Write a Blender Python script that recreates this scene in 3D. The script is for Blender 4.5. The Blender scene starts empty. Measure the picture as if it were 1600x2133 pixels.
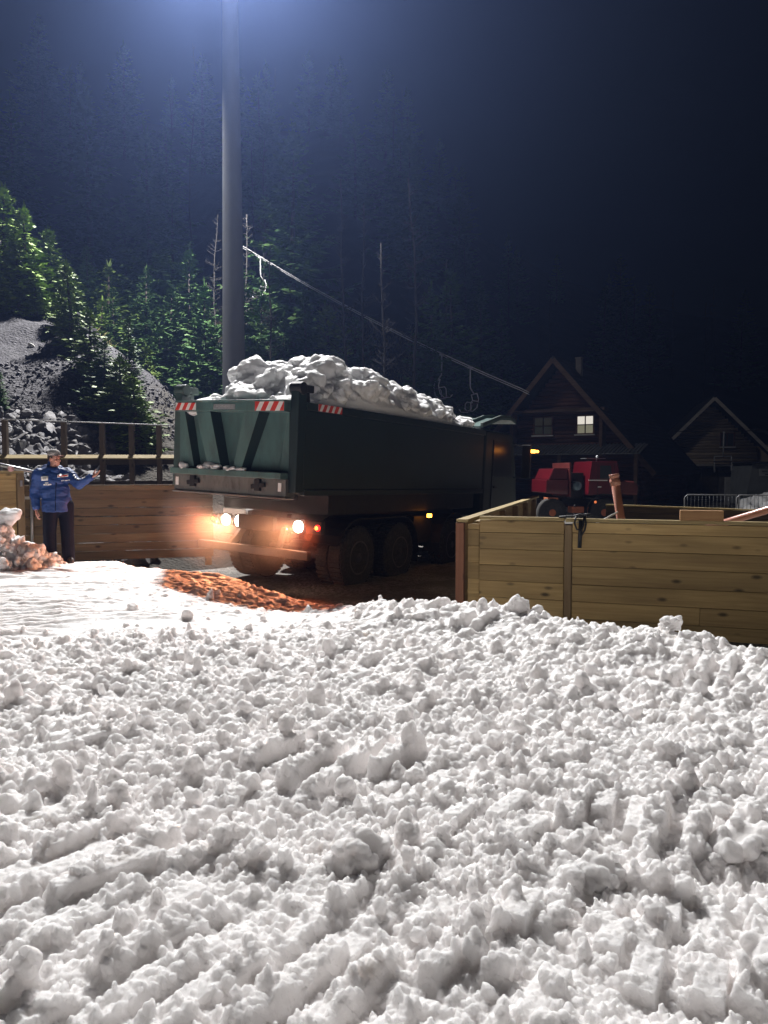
import bpy, bmesh, math, random
import numpy as np
from mathutils import Vector, Matrix
from mathutils.bvhtree import BVHTree
R = math.radians
random.seed(7)
SC = bpy.context.scene
COL = SC.collection

# ------------------------------------------------------------------ camera, sky, exposure
PITCH = math.atan((1066.5 - 980.0) / 1600.0)
cam_d = bpy.data.cameras.new("camera"); cam = bpy.data.objects.new("camera", cam_d); COL.objects.link(cam)
cam.location = (0, 0, 1.5); cam.rotation_euler = (math.pi / 2 - PITCH, 0, 0)
cam_d.sensor_fit = 'HORIZONTAL'; cam_d.sensor_width = 36; cam_d.lens = 36
cam_d.clip_start = 0.05; cam_d.clip_end = 2000
SC.camera = cam
SC.view_settings.view_transform = 'Standard'; SC.view_settings.look = 'None'
SC.view_settings.exposure = 0.0; SC.view_settings.gamma = 1.0
W = bpy.data.worlds.new("World"); SC.world = W; W.use_nodes = True
wn = W.node_tree; bg = wn.nodes["Background"]
sky = wn.nodes.new("ShaderNodeTexSky"); sky.sky_type = 'NISHITA'; sky.sun_disc = False
sky.sun_elevation = R(-6); sky.sun_rotation = R(0)
wn.links.new(sky.outputs[0], bg.inputs[0]); bg.inputs[1].default_value = 0.03
SC.cycles.max_bounces = 14; SC.cycles.diffuse_bounces = 12; SC.cycles.volume_bounces = 0
SC.cycles.sample_clamp_indirect = 4.0; SC.cycles.transparent_max_bounces = 8
FLOOD_MAIN = 86000.0      # floodlight towards the snow
FLOOD_SIDE = 50000.0      # floodlight towards the bank
HAZE_DENSITY = 0.00085

def P(px, py, D):
    """point on the photo ray through (px, py) at horizontal distance D"""
    dx = (px - 800.0) / 1600.0; dv = (1066.5 - py) / 1600.0
    y = math.cos(PITCH) + dv * math.sin(PITCH); z = -math.sin(PITCH) + dv * math.cos(PITCH)
    return Vector((dx / y * D, D, 1.5 + z / y * D))

# ------------------------------------------------------------------ tagging
def tag(o, label=None, cat=None, group=None, kind=None):
    if label: o["label"] = label
    if cat: o["category"] = cat
    if group: o["group"] = group
    if kind: o["kind"] = kind
    return o
def thing(name, label, cat, loc=(0, 0, 0), rz=0.0, group=None):
    o = bpy.data.objects.new(name, None); COL.objects.link(o)
    o.location = loc; o.rotation_euler = (0, 0, rz); o.empty_display_size = 0.3
    return tag(o, label, cat, group)
def copy_tree(o, parent=None):
    c = o.copy(); COL.objects.link(c)
    if parent is not None: c.parent = parent
    for ch in list(o.children): copy_tree(ch, c)
    return c

# ------------------------------------------------------------------ materials
def new_mat(name):
    m = bpy.data.materials.new(name); m.use_nodes = True
    nt = m.node_tree; return m, nt, nt.nodes["Principled BSDF"]
def N(nt, t, **kw):
    n = nt.nodes.new(t)
    for k, v in kw.items():
        if k in n.inputs.keys(): n.inputs[k].default_value = v
        else: setattr(n, k, v)
    return n
def L(nt, a, b): nt.links.new(a, b)
def mixc(nt, fac, a, b, mode='MIX'):
    n = nt.nodes.new("ShaderNodeMix"); n.data_type = 'RGBA'; n.blend_type = mode
    for s, v in ((0, fac), (6, a), (7, b)):
        if hasattr(v, "node"): L(nt, v, n.inputs[s])
        else: n.inputs[s].default_value = v if s == 0 else (*v, 1.0)
    return n.outputs[2]
def ramp(nt, src, stops):
    n = nt.nodes.new("ShaderNodeValToRGB"); L(nt, src, n.inputs[0])
    e = n.color_ramp.elements
    while len(e) < len(stops): e.new(0.5)
    for k, (p, c) in enumerate(stops):
        e[k].position = p; e[k].color = (c, c, c, 1) if not hasattr(c, "__len__") else (*c, 1)
    return n.outputs[0]
def surf(name, col, rough=0.6, metal=0.0, var=0.25, vscale=3.0, dirt=None, bump=0.0, bscale=40.0, coat=0.0, stretch=(1, 1, 1)):
    """painted / plain surface with uneven colour, grime and fine relief"""
    m, nt, b = new_mat(name)
    tc = N(nt, "ShaderNodeTexCoord"); mp = N(nt, "ShaderNodeMapping"); mp.inputs["Scale"].default_value = stretch
    L(nt, tc.outputs["Object"], mp.inputs[0])
    n1 = N(nt, "ShaderNodeTexNoise", Scale=vscale, Detail=6.0, Roughness=0.65); L(nt, mp.outputs[0], n1.inputs["Vector"])
    f = ramp(nt, n1.outputs[0], [(0.3, 0.0), (0.7, 1.0)])
    c = mixc(nt, f, tuple(x * (1 - var) for x in col), tuple(min(1, x * (1 + var)) for x in col))
    if dirt:
        n2 = N(nt, "ShaderNodeTexNoise", Scale=vscale * 2.7, Detail=8.0, Roughness=0.7); L(nt, mp.outputs[0], n2.inputs["Vector"])
        c = mixc(nt, ramp(nt, n2.outputs[0], [(0.48, 0.0), (0.68, 0.8)]), c, dirt)
    L(nt, c, b.inputs["Base Color"]); b.inputs["Roughness"].default_value = rough; b.inputs["Metallic"].default_value = metal
    b.inputs["Coat Weight"].default_value = coat
    if bump:
        n3 = N(nt, "ShaderNodeTexNoise", Scale=bscale, Detail=5.0); L(nt, mp.outputs[0], n3.inputs["Vector"])
        bp = N(nt, "ShaderNodeBump", Strength=bump, Distance=0.01); L(nt, n3.outputs[0], bp.inputs["Height"]); L(nt, bp.outputs[0], b.inputs["Normal"])
    return m
def emit(name, col, strength):
    m, nt, b = new_mat(name)
    b.inputs["Base Color"].default_value = (*[x * 0.06 for x in col], 1); b.inputs["Roughness"].default_value = 0.2
    b.inputs["Emission Color"].default_value = (*col, 1); b.inputs["Emission Strength"].default_value = strength
    return m
def wood(name, a, b_, along='X', rough=0.75, knots=True):
    """sawn boards: each board its own tone, grain along it, dark knots"""
    m, nt, bs = new_mat(name)
    tc = N(nt, "ShaderNodeTexCoord"); geo = N(nt, "ShaderNodeNewGeometry")
    off = N(nt, "ShaderNodeVectorMath", operation='SCALE'); off.inputs[0].default_value = (13.7, 7.3, 5.1); L(nt, geo.outputs["Random Per Island"], off.inputs["Scale"])
    ad = N(nt, "ShaderNodeVectorMath", operation='ADD'); L(nt, tc.outputs["Object"], ad.inputs[0]); L(nt, off.outputs[0], ad.inputs[1])
    def mapped(lo, hi):
        mp = N(nt, "ShaderNodeMapping"); mp.inputs["Scale"].default_value = tuple(lo if ax == along else hi for ax in 'XYZ'); L(nt, ad.outputs[0], mp.inputs[0]); return mp.outputs[0]
    g = N(nt, "ShaderNodeTexNoise", Scale=1.0, Detail=7.0, Roughness=0.6, Distortion=0.6); L(nt, mapped(1.2, 26), g.inputs["Vector"])
    c = mixc(nt, ramp(nt, g.outputs[0], [(0.3, 0.0), (0.7, 1.0)]), a, b_)
    rv = N(nt, "ShaderNodeHueSaturation"); L(nt, c, rv.inputs["Color"])
    mr = N(nt, "ShaderNodeMapRange"); L(nt, geo.outputs["Random Per Island"], mr.inputs[0]); mr.inputs[3].default_value = 0.6; mr.inputs[4].default_value = 1.25; L(nt, mr.outputs[0], rv.inputs["Value"])
    c = rv.outputs[0]
    bl = N(nt, "ShaderNodeTexNoise", Scale=1.0, Detail=3.0); L(nt, mapped(0.7, 3.0), bl.inputs["Vector"])
    c = mixc(nt, ramp(nt, bl.outputs[0], [(0.35, 0.55), (0.6, 0.0)]), c, tuple(x * 0.62 for x in a))
    if knots:
        v = N(nt, "ShaderNodeTexVoronoi", Scale=1.0); L(nt, mapped(2.8, 6.3), v.inputs["Vector"])
        v.inputs["Randomness"].default_value = 1.0
        c = mixc(nt, ramp(nt, v.outputs["Distance"], [(0.07, 0.95), (0.20, 0.0)]), c, tuple(x * 0.2 for x in a))
    L(nt, c, bs.inputs["Base Color"]); bs.inputs["Roughness"].default_value = rough
    bp = N(nt, "ShaderNodeBump", Strength=0.35, Distance=0.004); L(nt, g.outputs[0], bp.inputs["Height"]); L(nt, bp.outputs[0], bs.inputs["Normal"])
    return m

def snow_mat(name, col=(0.93, 0.90, 0.89), dirty=(0.74, 0.70, 0.63), dirt_lo=0.60, sss=0.0, scale=0.04):
    m, nt, b = new_mat(name)
    geo = N(nt, "ShaderNodeNewGeometry")
    n1 = N(nt, "ShaderNodeTexNoise", Scale=2.3, Detail=8.0, Roughness=0.7); L(nt, geo.outputs["Position"], n1.inputs["Vector"])
    c = mixc(nt, ramp(nt, n1.outputs[0], [(dirt_lo, 0.0), (dirt_lo + 0.16, 0.55)]), col, dirty)
    n4 = N(nt, "ShaderNodeTexNoise", Scale=31.0, Detail=3.0); L(nt, geo.outputs["Position"], n4.inputs["Vector"])
    c = mixc(nt, ramp(nt, n4.outputs[0], [(0.74, 0.0), (0.82, 0.22)]), c, (0.62, 0.57, 0.50))
    L(nt, c, b.inputs["Base Color"]); b.inputs["Roughness"].default_value = 0.5
    b.inputs["Specular IOR Level"].default_value = 0.35
    n2 = N(nt, "ShaderNodeTexNoise", Scale=75.0, Detail=6.0, Roughness=0.65); L(nt, geo.outputs["Position"], n2.inputs["Vector"])
    bp = N(nt, "ShaderNodeBump", Strength=0.5, Distance=0.012); L(nt, n2.outputs[0], bp.inputs["Height"])
    n3 = N(nt, "ShaderNodeTexNoise", Scale=420.0, Detail=2.0); L(nt, geo.outputs["Position"], n3.inputs["Vector"])
    b2 = N(nt, "ShaderNodeBump", Strength=0.35, Distance=0.002); L(nt, n3.outputs[0], b2.inputs["Height"]); L(nt, bp.outputs[0], b2.inputs["Normal"])
    L(nt, b2.outputs[0], b.inputs["Normal"])
    if sss:
        b.inputs["Subsurface Weight"].default_value = sss; b.inputs["Subsurface Radius"].default_value = (1, 1, 1); b.inputs["Subsurface Scale"].default_value = scale
    # wet grains that glint
    v = N(nt, "ShaderNodeTexVoronoi", Scale=160.0); L(nt, geo.outputs["Position"], v.inputs["Vector"])
    cs = N(nt, "ShaderNodeSeparateColor"); L(nt, v.outputs["Color"], cs.inputs[0])
    L(nt, ramp(nt, cs.outputs[0], [(0.93, 0.55), (0.95, 0.12)]), b.inputs["Roughness"])
    return m

def leaf_mat(name, a, b_):
    m, nt, bs = new_mat(name)
    geo = N(nt, "ShaderNodeNewGeometry"); oi = N(nt, "ShaderNodeObjectInfo")
    c = mixc(nt, geo.outputs["Random Per Island"], a, b_)
    hs = N(nt, "ShaderNodeHueSaturation"); L(nt, c, hs.inputs["Color"])
    mr = N(nt, "ShaderNodeMapRange"); L(nt, oi.outputs["Random"], mr.inputs[0]); mr.inputs[3].default_value = 0.7; mr.inputs[4].default_value = 1.25; L(nt, mr.outputs[0], hs.inputs["Value"])
    L(nt, hs.outputs[0], bs.inputs["Base Color"]); bs.inputs["Roughness"].default_value = 0.6
    bs.inputs["Specular IOR Level"].default_value = 0.25
    return m

M = {}
M['snow'] = snow_mat("snow_mat", sss=1.0, scale=0.055)
M['snow_clod'] = snow_mat("snow_clod_mat", sss=0.75, scale=0.022)
M['snow_load'] = snow_mat("snow_load_mat", (0.93, 0.925, 0.93), (0.62, 0.61, 0.60), 0.62, 1.0, 0.06)
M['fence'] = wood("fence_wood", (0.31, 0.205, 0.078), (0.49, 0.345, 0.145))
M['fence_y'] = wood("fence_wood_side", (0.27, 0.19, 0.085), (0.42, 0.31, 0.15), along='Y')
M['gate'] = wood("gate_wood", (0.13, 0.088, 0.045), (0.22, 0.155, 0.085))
M['post'] = wood("post_wood", (0.26, 0.17, 0.08), (0.38, 0.28, 0.15), along='Z')
M['taillit_post'] = wood("taillit_post_wood", (0.24, 0.09, 0.045), (0.33, 0.15, 0.08), along='Z')  # red light of the tail lamps put into the wood colour
M['rail'] = wood("rail_wood", (0.40, 0.30, 0.13), (0.55, 0.43, 0.20))
M['grey_post'] = wood("grey_post_wood", (0.13, 0.09, 0.06), (0.20, 0.15, 0.10), along='Z')
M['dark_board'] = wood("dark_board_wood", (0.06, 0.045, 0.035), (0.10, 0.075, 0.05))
M['block'] = wood("block_wood", (0.40, 0.21, 0.085), (0.54, 0.31, 0.13))
M['steel'] = surf("galvanised_steel", (0.45, 0.46, 0.47), 0.45, 0.8, 0.15, 2.0)
M['mast'] = surf("mast_steel", (0.16, 0.165, 0.17), 0.85, 0.0, 0.12, 1.2, stretch=(1, 1, 0.3))
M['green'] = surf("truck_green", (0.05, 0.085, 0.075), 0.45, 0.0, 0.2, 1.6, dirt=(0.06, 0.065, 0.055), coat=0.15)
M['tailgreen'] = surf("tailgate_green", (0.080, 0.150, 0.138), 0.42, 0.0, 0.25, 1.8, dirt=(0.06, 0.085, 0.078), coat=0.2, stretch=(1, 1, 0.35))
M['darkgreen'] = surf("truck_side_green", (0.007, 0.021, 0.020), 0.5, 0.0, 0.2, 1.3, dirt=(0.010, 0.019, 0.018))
M['chassis'] = surf("chassis_black", (0.014, 0.0135, 0.0135), 0.6, 0.2, 0.3, 4.0, dirt=(0.025, 0.022, 0.019))
M['skirt'] = surf("rear_sill_grey", (0.13, 0.13, 0.118), 0.55, 0.1, 0.25, 3.0, dirt=(0.06, 0.05, 0.04), stretch=(1, 1, 0.4))
M['rubber'] = surf("tyre_rubber", (0.022, 0.022, 0.022), 0.85, 0.0, 0.3, 9.0, dirt=(0.08, 0.07, 0.06), bump=0.3)
M['rim'] = surf("rim_dark", (0.10, 0.09, 0.085), 0.6, 0.4, 0.3, 6.0)
M['white'] = surf("white_paint", (0.78, 0.77, 0.74), 0.4, 0.0, 0.08)
M['red'] = surf("red_film", (0.62, 0.05, 0.035), 0.35, 0.0, 0.1)
M['redpaint'] = surf("lorry_red", (0.085, 0.0035, 0.008), 0.3, 0.0, 0.2, 3.0, coat=0.3)
M['dullred'] = surf("lorry_dull_red", (0.10, 0.014, 0.012), 0.5, 0.0, 0.25, 3.0)
M['orange'] = surf("orange_rim", (0.42, 0.12, 0.05), 0.55, 0.0, 0.25, 5.0)
M['pipe'] = surf("terracotta_pipe", (0.80, 0.40, 0.31), 0.16, 0.0, 0.08, 2.0, coat=1.0)
M['blackstrap'] = surf("black_strap", (0.015, 0.015, 0.016), 0.6)
M['glass_dark'] = surf("dark_glass", (0.02, 0.025, 0.03), 0.3, 0.0, 0.1)
M['log'] = wood("chalet_log", (0.085, 0.030, 0.018), (0.15, 0.058, 0.034), knots=False)
M['log_pale'] = wood("cabin_log", (0.34, 0.26, 0.18), (0.52, 0.41, 0.28), knots=False)
M['barge'] = wood("barge_board", (0.10, 0.055, 0.033), (0.17, 0.10, 0.06), knots=False)
M['barge_pale'] = wood("barge_board_pale", (0.5, 0.46, 0.41), (0.66, 0.60, 0.53), knots=False)
M['rooftile'] = surf("roof_tile", (0.035, 0.035, 0.04), 0.7, 0.0, 0.3, 3.0, bump=0.3)
M['tin'] = surf("porch_tin", (0.16, 0.16, 0.155), 0.55, 0.2, 0.2, 2.0)
M['render'] = surf("grey_render", (0.34, 0.36, 0.36), 0.85, 0.0, 0.15, 1.2, bump=0.2)
M['stonewall'] = surf("rough_plaster", (0.17, 0.15, 0.13), 0.9, 0.0, 0.3, 2.0, bump=0.4, bscale=12)
M['skin'] = surf("skin", (0.50, 0.24, 0.17), 0.5, 0.0, 0.08, 8.0)
M['jacket'] = surf("blue_jacket", (0.010, 0.048, 0.20), 0.6, 0.0, 0.14, 7.0, bump=0.35, bscale=16)
M['trouser'] = surf("black_trousers", (0.007, 0.009, 0.018), 0.75, 0.0, 0.2, 6.0, bump=0.3, bscale=14)
M['trouser'].node_tree.nodes['Principled BSDF'].inputs['Specular IOR Level'].default_value = 0.12
M['cap'] = surf("grey_cap", (0.30, 0.29, 0.28), 0.85, 0.0, 0.1, 20.0, bump=0.2, bscale=120)
M['capbrim'] = surf("cap_brim", (0.34, 0.22, 0.20), 0.8)
M['boot'] = surf("boot_dark", (0.03, 0.027, 0.026), 0.6)
M['hair'] = surf("short_hair", (0.06, 0.04, 0.03), 0.7)
M['bark'] = surf("bark", (0.07, 0.055, 0.045), 0.9, 0.0, 0.3, 5.0, bump=0.4)
M['palebark'] = surf("pale_bark", (0.055, 0.05, 0.045), 0.9, 0.0, 0.35, 3.0, bump=0.3)
M['spruce'] = leaf_mat("spruce_needles", (0.035, 0.085, 0.028), (0.085, 0.15, 0.045))
M['spruce_y'] = leaf_mat("young_spruce_needles", (0.080, 0.135, 0.028), (0.16, 0.23, 0.05))
M['drygrass'] = leaf_mat("dry_grass", (0.22, 0.18, 0.085), (0.34, 0.30, 0.13))
M['bluegrey'] = surf("blue_grey_drum", (0.13, 0.19, 0.24), 0.5)
M['rock'] = surf("slate_rock", (0.10, 0.097, 0.105), 0.75, 0.0, 0.45, 3.5, dirt=(0.085, 0.072, 0.05), bump=0.6, bscale=9)
M['scree'] = surf("slate_chips", (0.060, 0.057, 0.066), 0.8, 0.0, 0.5, 5.0)
M['palestone'] = surf("pale_stone", (0.55, 0.54, 0.52), 0.8, 0.0, 0.1)
M['signface'] = surf("sign_face", (0.55, 0.56, 0.55), 0.5)
M['cable'] = surf("lift_cable", (0.5, 0.5, 0.5), 0.6, 0.0)

# ------------------------------------------------------------------ mesh building
class MB:
    def __init__(s): s.v = []; s.f = []; s.m = []; s.n = 0
    def add(s, v, f, mi=0):
        v = np.asarray(v, dtype=np.float64).reshape(-1, 3)
        s.v.append(v); s.f += [tuple(int(i) + s.n for i in q) for q in f]; s.m += [mi] * len(f); s.n += len(v); return s
    def box(s, c, d, rot=None, mi=0):
        hx, hy, hz = d[0] / 2, d[1] / 2, d[2] / 2
        v = np.array([(sx * hx, sy * hy, sz * hz) for sx in (-1, 1) for sy in (-1, 1) for sz in (-1, 1)])
        if rot is not None: v = v @ np.array(rot).T
        return s.add(v + np.array(c), [(0, 1, 3, 2), (4, 6, 7, 5), (0, 4, 5, 1), (2, 3, 7, 6), (0, 2, 6, 4), (1, 5, 7, 3)], mi)
    def bx(s, x0, x1, y0, y1, z0, z1, mi=0): return s.box(((x0 + x1) / 2, (y0 + y1) / 2, (z0 + z1) / 2), (x1 - x0, y1 - y0, z1 - z0), None, mi)
    def bar(s, p, q, w, h, up=(0, 0, 1), mi=0):
        p = Vector(p); q = Vector(q); d = (q - p); ln = d.length; d.normalize()
        u = Vector(up); x = d.cross(u)
        if x.length < 1e-4: x = d.cross(Vector((1, 0, 0)))
        x.normalize(); u = x.cross(d)
        rot = np.array([list(d), list(x), list(u)]).T
        return s.box((p + q) / 2, (ln, w, h), rot, mi)
    def tube(s, pts, r, n=10, mi=0, caps=True):
        pts = [Vector(p) for p in pts]; rs = r if hasattr(r, "__len__") else [r] * len(pts)
        rings = []; pr = None
        for i, p in enumerate(pts):
            t = (pts[min(i + 1, len(pts) - 1)] - pts[max(i - 1, 0)]).normalized()
            a = t.cross(Vector((0, 0, 1)) if abs(t.z) < 0.95 else Vector((0, 1, 0))).normalized() if pr is None else (pr - t * pr.dot(t)).normalized()
            pr = a; b = t.cross(a)
            rings += [list(p + (a * math.cos(k * 2 * math.pi / n) + b * math.sin(k * 2 * math.pi / n)) * rs[i]) for k in range(n)]
        f = [(i * n + k, i * n + (k + 1) % n, (i + 1) * n + (k + 1) % n, (i + 1) * n + k) for i in range(len(pts) - 1) for k in range(n)]
        if caps: f += [tuple(range(n))[::-1], tuple((len(pts) - 1) * n + k for k in range(n))]
        return s.add(rings, f, mi)
    def lathe(s, prof, n=28, axis='X', c=(0, 0, 0), mi=0):
        """prof: (radius, offset along axis); closed ring"""
        v = []
        for (r, o) in prof:
            for k in range(n):
                a = 2 * math.pi * k / n; ca, sa = r * math.cos(a), r * math.sin(a)
                v.append((o, ca, sa) if axis == 'X' else ((ca, o, sa) if axis == 'Y' else (ca, sa, o)))
        m = len(prof)
        f = [(i * n + k, i * n + (k + 1) % n, (i + 1) * n + (k + 1) % n, (i + 1) * n + k) for i in range(m - 1) for k in range(n)]
        f += [tuple(range(n))[::-1], tuple((m - 1) * n + k for k in range(n))]
        return s.add(np.array(v) + np.array(c), f, mi)
    def prism(s, poly, axis, a, b, mi=0):
        """polygon in the two other axes, extruded along axis from a to b"""
        n = len(poly)
        def pt(p, t): return {'X': (t, p[0], p[1]), 'Y': (p[0], t, p[1]), 'Z': (p[0], p[1], t)}[axis]
        v = [pt(p, a) for p in poly] + [pt(p, b) for p in poly]
        f = [(k, (k + 1) % n, n + (k + 1) % n, n + k) for k in range(n)] + [tuple(range(n))[::-1], tuple(range(n, 2 * n))]
        return s.add(v, f, mi)
    def mesh(s, name):
        me = bpy.data.meshes.new(name)
        V = np.concatenate(s.v) if s.v else np.zeros((0, 3))
        me.from_pydata(V.tolist(), [], s.f); return me
    def build(s, name, mats, parent=None, smooth=False, bevel=0.0, loc=None, fix=True):
        me = s.mesh(name)
        if fix:
            b = bmesh.new(); b.from_mesh(me); bmesh.ops.recalc_face_normals(b, faces=b.faces); b.to_mesh(me); b.free()
        if not isinstance(mats, (list, tuple)): mats = [mats]
        for m in mats: me.materials.append(m)
        if len(mats) > 1: me.polygons.foreach_set("material_index", np.array(s.m, dtype=np.int32))
        if smooth: me.polygons.foreach_set("use_smooth", np.ones(len(me.polygons), dtype=bool))
        o = bpy.data.objects.new(name, me); COL.objects.link(o)
        if parent is not None: o.parent = parent
        if loc is not None: o.location = loc
        if bevel:
            md = o.modifiers.new("edge", 'BEVEL'); md.width = bevel; md.segments = 2; md.limit_method = 'ANGLE'; md.angle_limit = R(40)
        return o
def np_mesh(name, V, F, mats, parent=None, smooth=True):
    """fast path: V (n,3), F (m,k) with one polygon size"""
    me = bpy.data.meshes.new(name); F = np.asarray(F, dtype=np.int32); k = F.shape[1]
    me.vertices.add(len(V)); me.vertices.foreach_set("co", np.asarray(V, dtype=np.float32).ravel())
    me.loops.add(F.size); me.loops.foreach_set("vertex_index", F.ravel())
    me.polygons.add(len(F)); me.polygons.foreach_set("loop_start", np.arange(0, F.size, k, dtype=np.int32))
    me.polygons.foreach_set("use_smooth", np.full(len(F), smooth, dtype=bool))
    me.update(calc_edges=True); me.validate()
    for m in (mats if isinstance(mats, (list, tuple)) else [mats]): me.materials.append(m)
    o = bpy.data.objects.new(name, me); COL.objects.link(o)
    if parent is not None: o.parent = parent
    return o

# ------------------------------------------------------------------ noise (numpy)
def h2(ix, iy, seed):
    n = (ix.astype(np.int64) * 374761393 + iy.astype(np.int64) * 668265263 + seed * 2147483647) & 0xFFFFFFFF
    n = ((n ^ (n >> 13)) * 1274126177) & 0xFFFFFFFF
    n = ((n ^ (n >> 16)) * 2246822519) & 0xFFFFFFFF
    return ((n ^ (n >> 15)) & 0xFFFFFF) / float(0xFFFFFF)
def vn(x, y, s=0):
    ix = np.floor(x); iy = np.floor(y); fx = x - ix; fy = y - iy
    fx = fx * fx * fx * (fx * (fx * 6 - 15) + 10); fy = fy * fy * fy * (fy * (fy * 6 - 15) + 10)
    a = h2(ix, iy, s); b = h2(ix + 1, iy, s); c = h2(ix, iy + 1, s); d = h2(ix + 1, iy + 1, s)
    return (a + (b - a) * fx) * (1 - fy) + (c + (d - c) * fx) * fy
def fbm(x, y, s=0, o=4, g=0.5):
    t = np.zeros_like(x); a = 1.0; n = 0
    for i in range(o): t += a * (vn(x * 2 ** i + 17.3 * i, y * 2 ** i - 9.1 * i, s + i) * 2 - 1); n += a; a *= g
    return t / n
def domes(x, y, cell, s, lo=0.35, hi=0.75, prob=1.0):
    """rounded clods: highest dome over a jittered grid, in units of cell"""
    gx = x / cell; gy = y / cell; ix = np.floor(gx); iy = np.floor(gy); out = np.zeros_like(x)
    for i in (-1, 0, 1):
        for j in (-1, 0, 1):
            cx = ix + i; cy = iy + j
            px = cx + h2(cx, cy, s); py = cy + h2(cx, cy, s + 1)
            r = lo + (hi - lo) * h2(cx, cy, s + 2) ** 2
            an = h2(cx, cy, s + 4) * 3.1416; el = 0.65 + 0.7 * h2(cx, cy, s + 5)
            ax = (gx - px) * np.cos(an) + (gy - py) * np.sin(an); ay = -(gx - px) * np.sin(an) + (gy - py) * np.cos(an)
            d2 = ((ax * el) ** 2 + (ay / el) ** 2) / (r * r)
            h = r * np.sqrt(np.clip(1 - d2, 0, 1)) * (0.45 + 0.9 * h2(cx, cy, s + 6)) * (h2(cx, cy, s + 3) < prob)
            np.maximum(out, h, out=out)
    return out
def ss(t): t = np.clip(t, 0, 1); return t * t * (3 - 2 * t)

# ------------------------------------------------------------------ ground and hillside
GZ = -0.42
def y_foot(x):   # where the main hillside leaves the flat ground
    return np.interp(x, [-60, -22, -14, -8, -3, 2, 8, 20, 60], [24, 30, 31, 30, 29, 31, 44, 62, 80])
def softplus(t, w): return np.where(t / w > 25, t, w * np.log1p(np.exp(np.clip(t / w, -40, 25))))
def hill_h(x, y):
    sl = np.interp(x, [-60, -6, 0, 10, 40, 120], [0.60, 0.60, 0.56, 0.52, 0.42, 0.3])
    t = y - y_foot(x); h = sl * softplus(t, 1.2)
    h = np.where(h > 55, 55 + (h - 55) * 0.25, h)
    # the gravel spur on the left, its crest running back to the left
    s = 0.74 * (x + 5.9) + 0.67 * (y - 20.0) - 1.1
    sp = 2.8 - 0.139 * (x + 9.5) + 0.594 * (y - 19.0) - 1.35 * softplus(s, 0.7) + 0.42
    sp = softplus(sp, 0.35); h = h + softplus(sp - h, 0.5)
    rough = ss(h / 2.5)
    return GZ - 0.45 + h + rough * (0.75 * fbm(x * 0.16, y * 0.16, 3, 4) + 0.18 * fbm(x * 1.1, y * 1.1, 9, 4) + 0.07 * fbm(x * 4.0, y * 4.0, 12, 3))
def ground_mat():
    m, nt, b = new_mat("gravel_ground")
    geo = N(nt, "ShaderNodeNewGeometry")
    v = N(nt, "ShaderNodeTexVoronoi", Scale=26.0); L(nt, geo.outputs["Position"], v.inputs["Vector"])
    cs = N(nt, "ShaderNodeSeparateColor"); L(nt, v.outputs["Color"], cs.inputs[0])
    c = mixc(nt, cs.outputs[0], (0.10, 0.095, 0.085), (0.36, 0.345, 0.31))
    n = N(nt, "ShaderNodeTexNoise", Scale=0.8, Detail=6.0); L(nt, geo.outputs["Position"], n.inputs["Vector"])
    c = mixc(nt, ramp(nt, n.outputs[0], [(0.45, 0.0), (0.6, 0.8)]), c, (0.08, 0.07, 0.06))
    L(nt, c, b.inputs["Base Color"]); b.inputs["Roughness"].default_value = 0.85
    bp = N(nt, "ShaderNodeBump", Strength=0.9, Distance=0.03); L(nt, v.outputs["Distance"], bp.inputs["Height"]); bp.invert = True; L(nt, bp.outputs[0], b.inputs["Normal"])
    return m
def hill_mat():
    m, nt, b = new_mat("hill_soil")
    geo = N(nt, "ShaderNodeNewGeometry")
    v = N(nt, "ShaderNodeTexVoronoi", Scale=13.0); L(nt, geo.outputs["Position"], v.inputs["Vector"])
    cs = N(nt, "ShaderNodeSeparateColor"); L(nt, v.outputs["Color"], cs.inputs[0])
    slate = mixc(nt, cs.outputs[0], (0.010, 0.0095, 0.012), (0.036, 0.034, 0.041))
    n = N(nt, "ShaderNodeTexNoise", Scale=5.0, Detail=9.0, Roughness=0.7); L(nt, geo.outputs["Position"], n.inputs["Vector"])
    soil = mixc(nt, n.outputs[0], (0.014, 0.0105, 0.006), (0.036, 0.028, 0.015))
    n2 = N(nt, "ShaderNodeTexNoise", Scale=0.22, Detail=5.0, Roughness=0.6); L(nt, geo.outputs["Position"], n2.inputs["Vector"])
    sx = N(nt, "ShaderNodeSeparateXYZ"); L(nt, geo.outputs["Position"], sx.inputs[0])
    ma = N(nt, "ShaderNodeMath", operation='MULTIPLY_ADD'); L(nt, sx.outputs[0], ma.inputs[0]); ma.inputs[1].default_value = -0.10; ma.inputs[2].default_value = -0.95
    mb = N(nt, "ShaderNodeMath", operation='MULTIPLY_ADD'); L(nt, n2.outputs[0], mb.inputs[0]); mb.inputs[1].default_value = 1.4; L(nt, ma.outputs[0], mb.inputs[2])
    c = mixc(nt, ramp(nt, mb.outputs[0], [(0.35, 0.0), (0.62, 1.0)]), soil, slate)
    L(nt, c, b.inputs["Base Color"]); b.inputs["Roughness"].default_value = 0.9
    bp = N(nt, "ShaderNodeBump", Strength=0.8, Distance=0.12); L(nt, n.outputs[0], bp.inputs["Height"])
    b2 = N(nt, "ShaderNodeBump", Strength=0.7, Distance=0.06); L(nt, v.outputs["Distance"], b2.inputs["Height"]); L(nt, bp.outputs[0], b2.inputs["Normal"]); L(nt, b2.outputs[0], b.inputs["Normal"])
    return m
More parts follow.
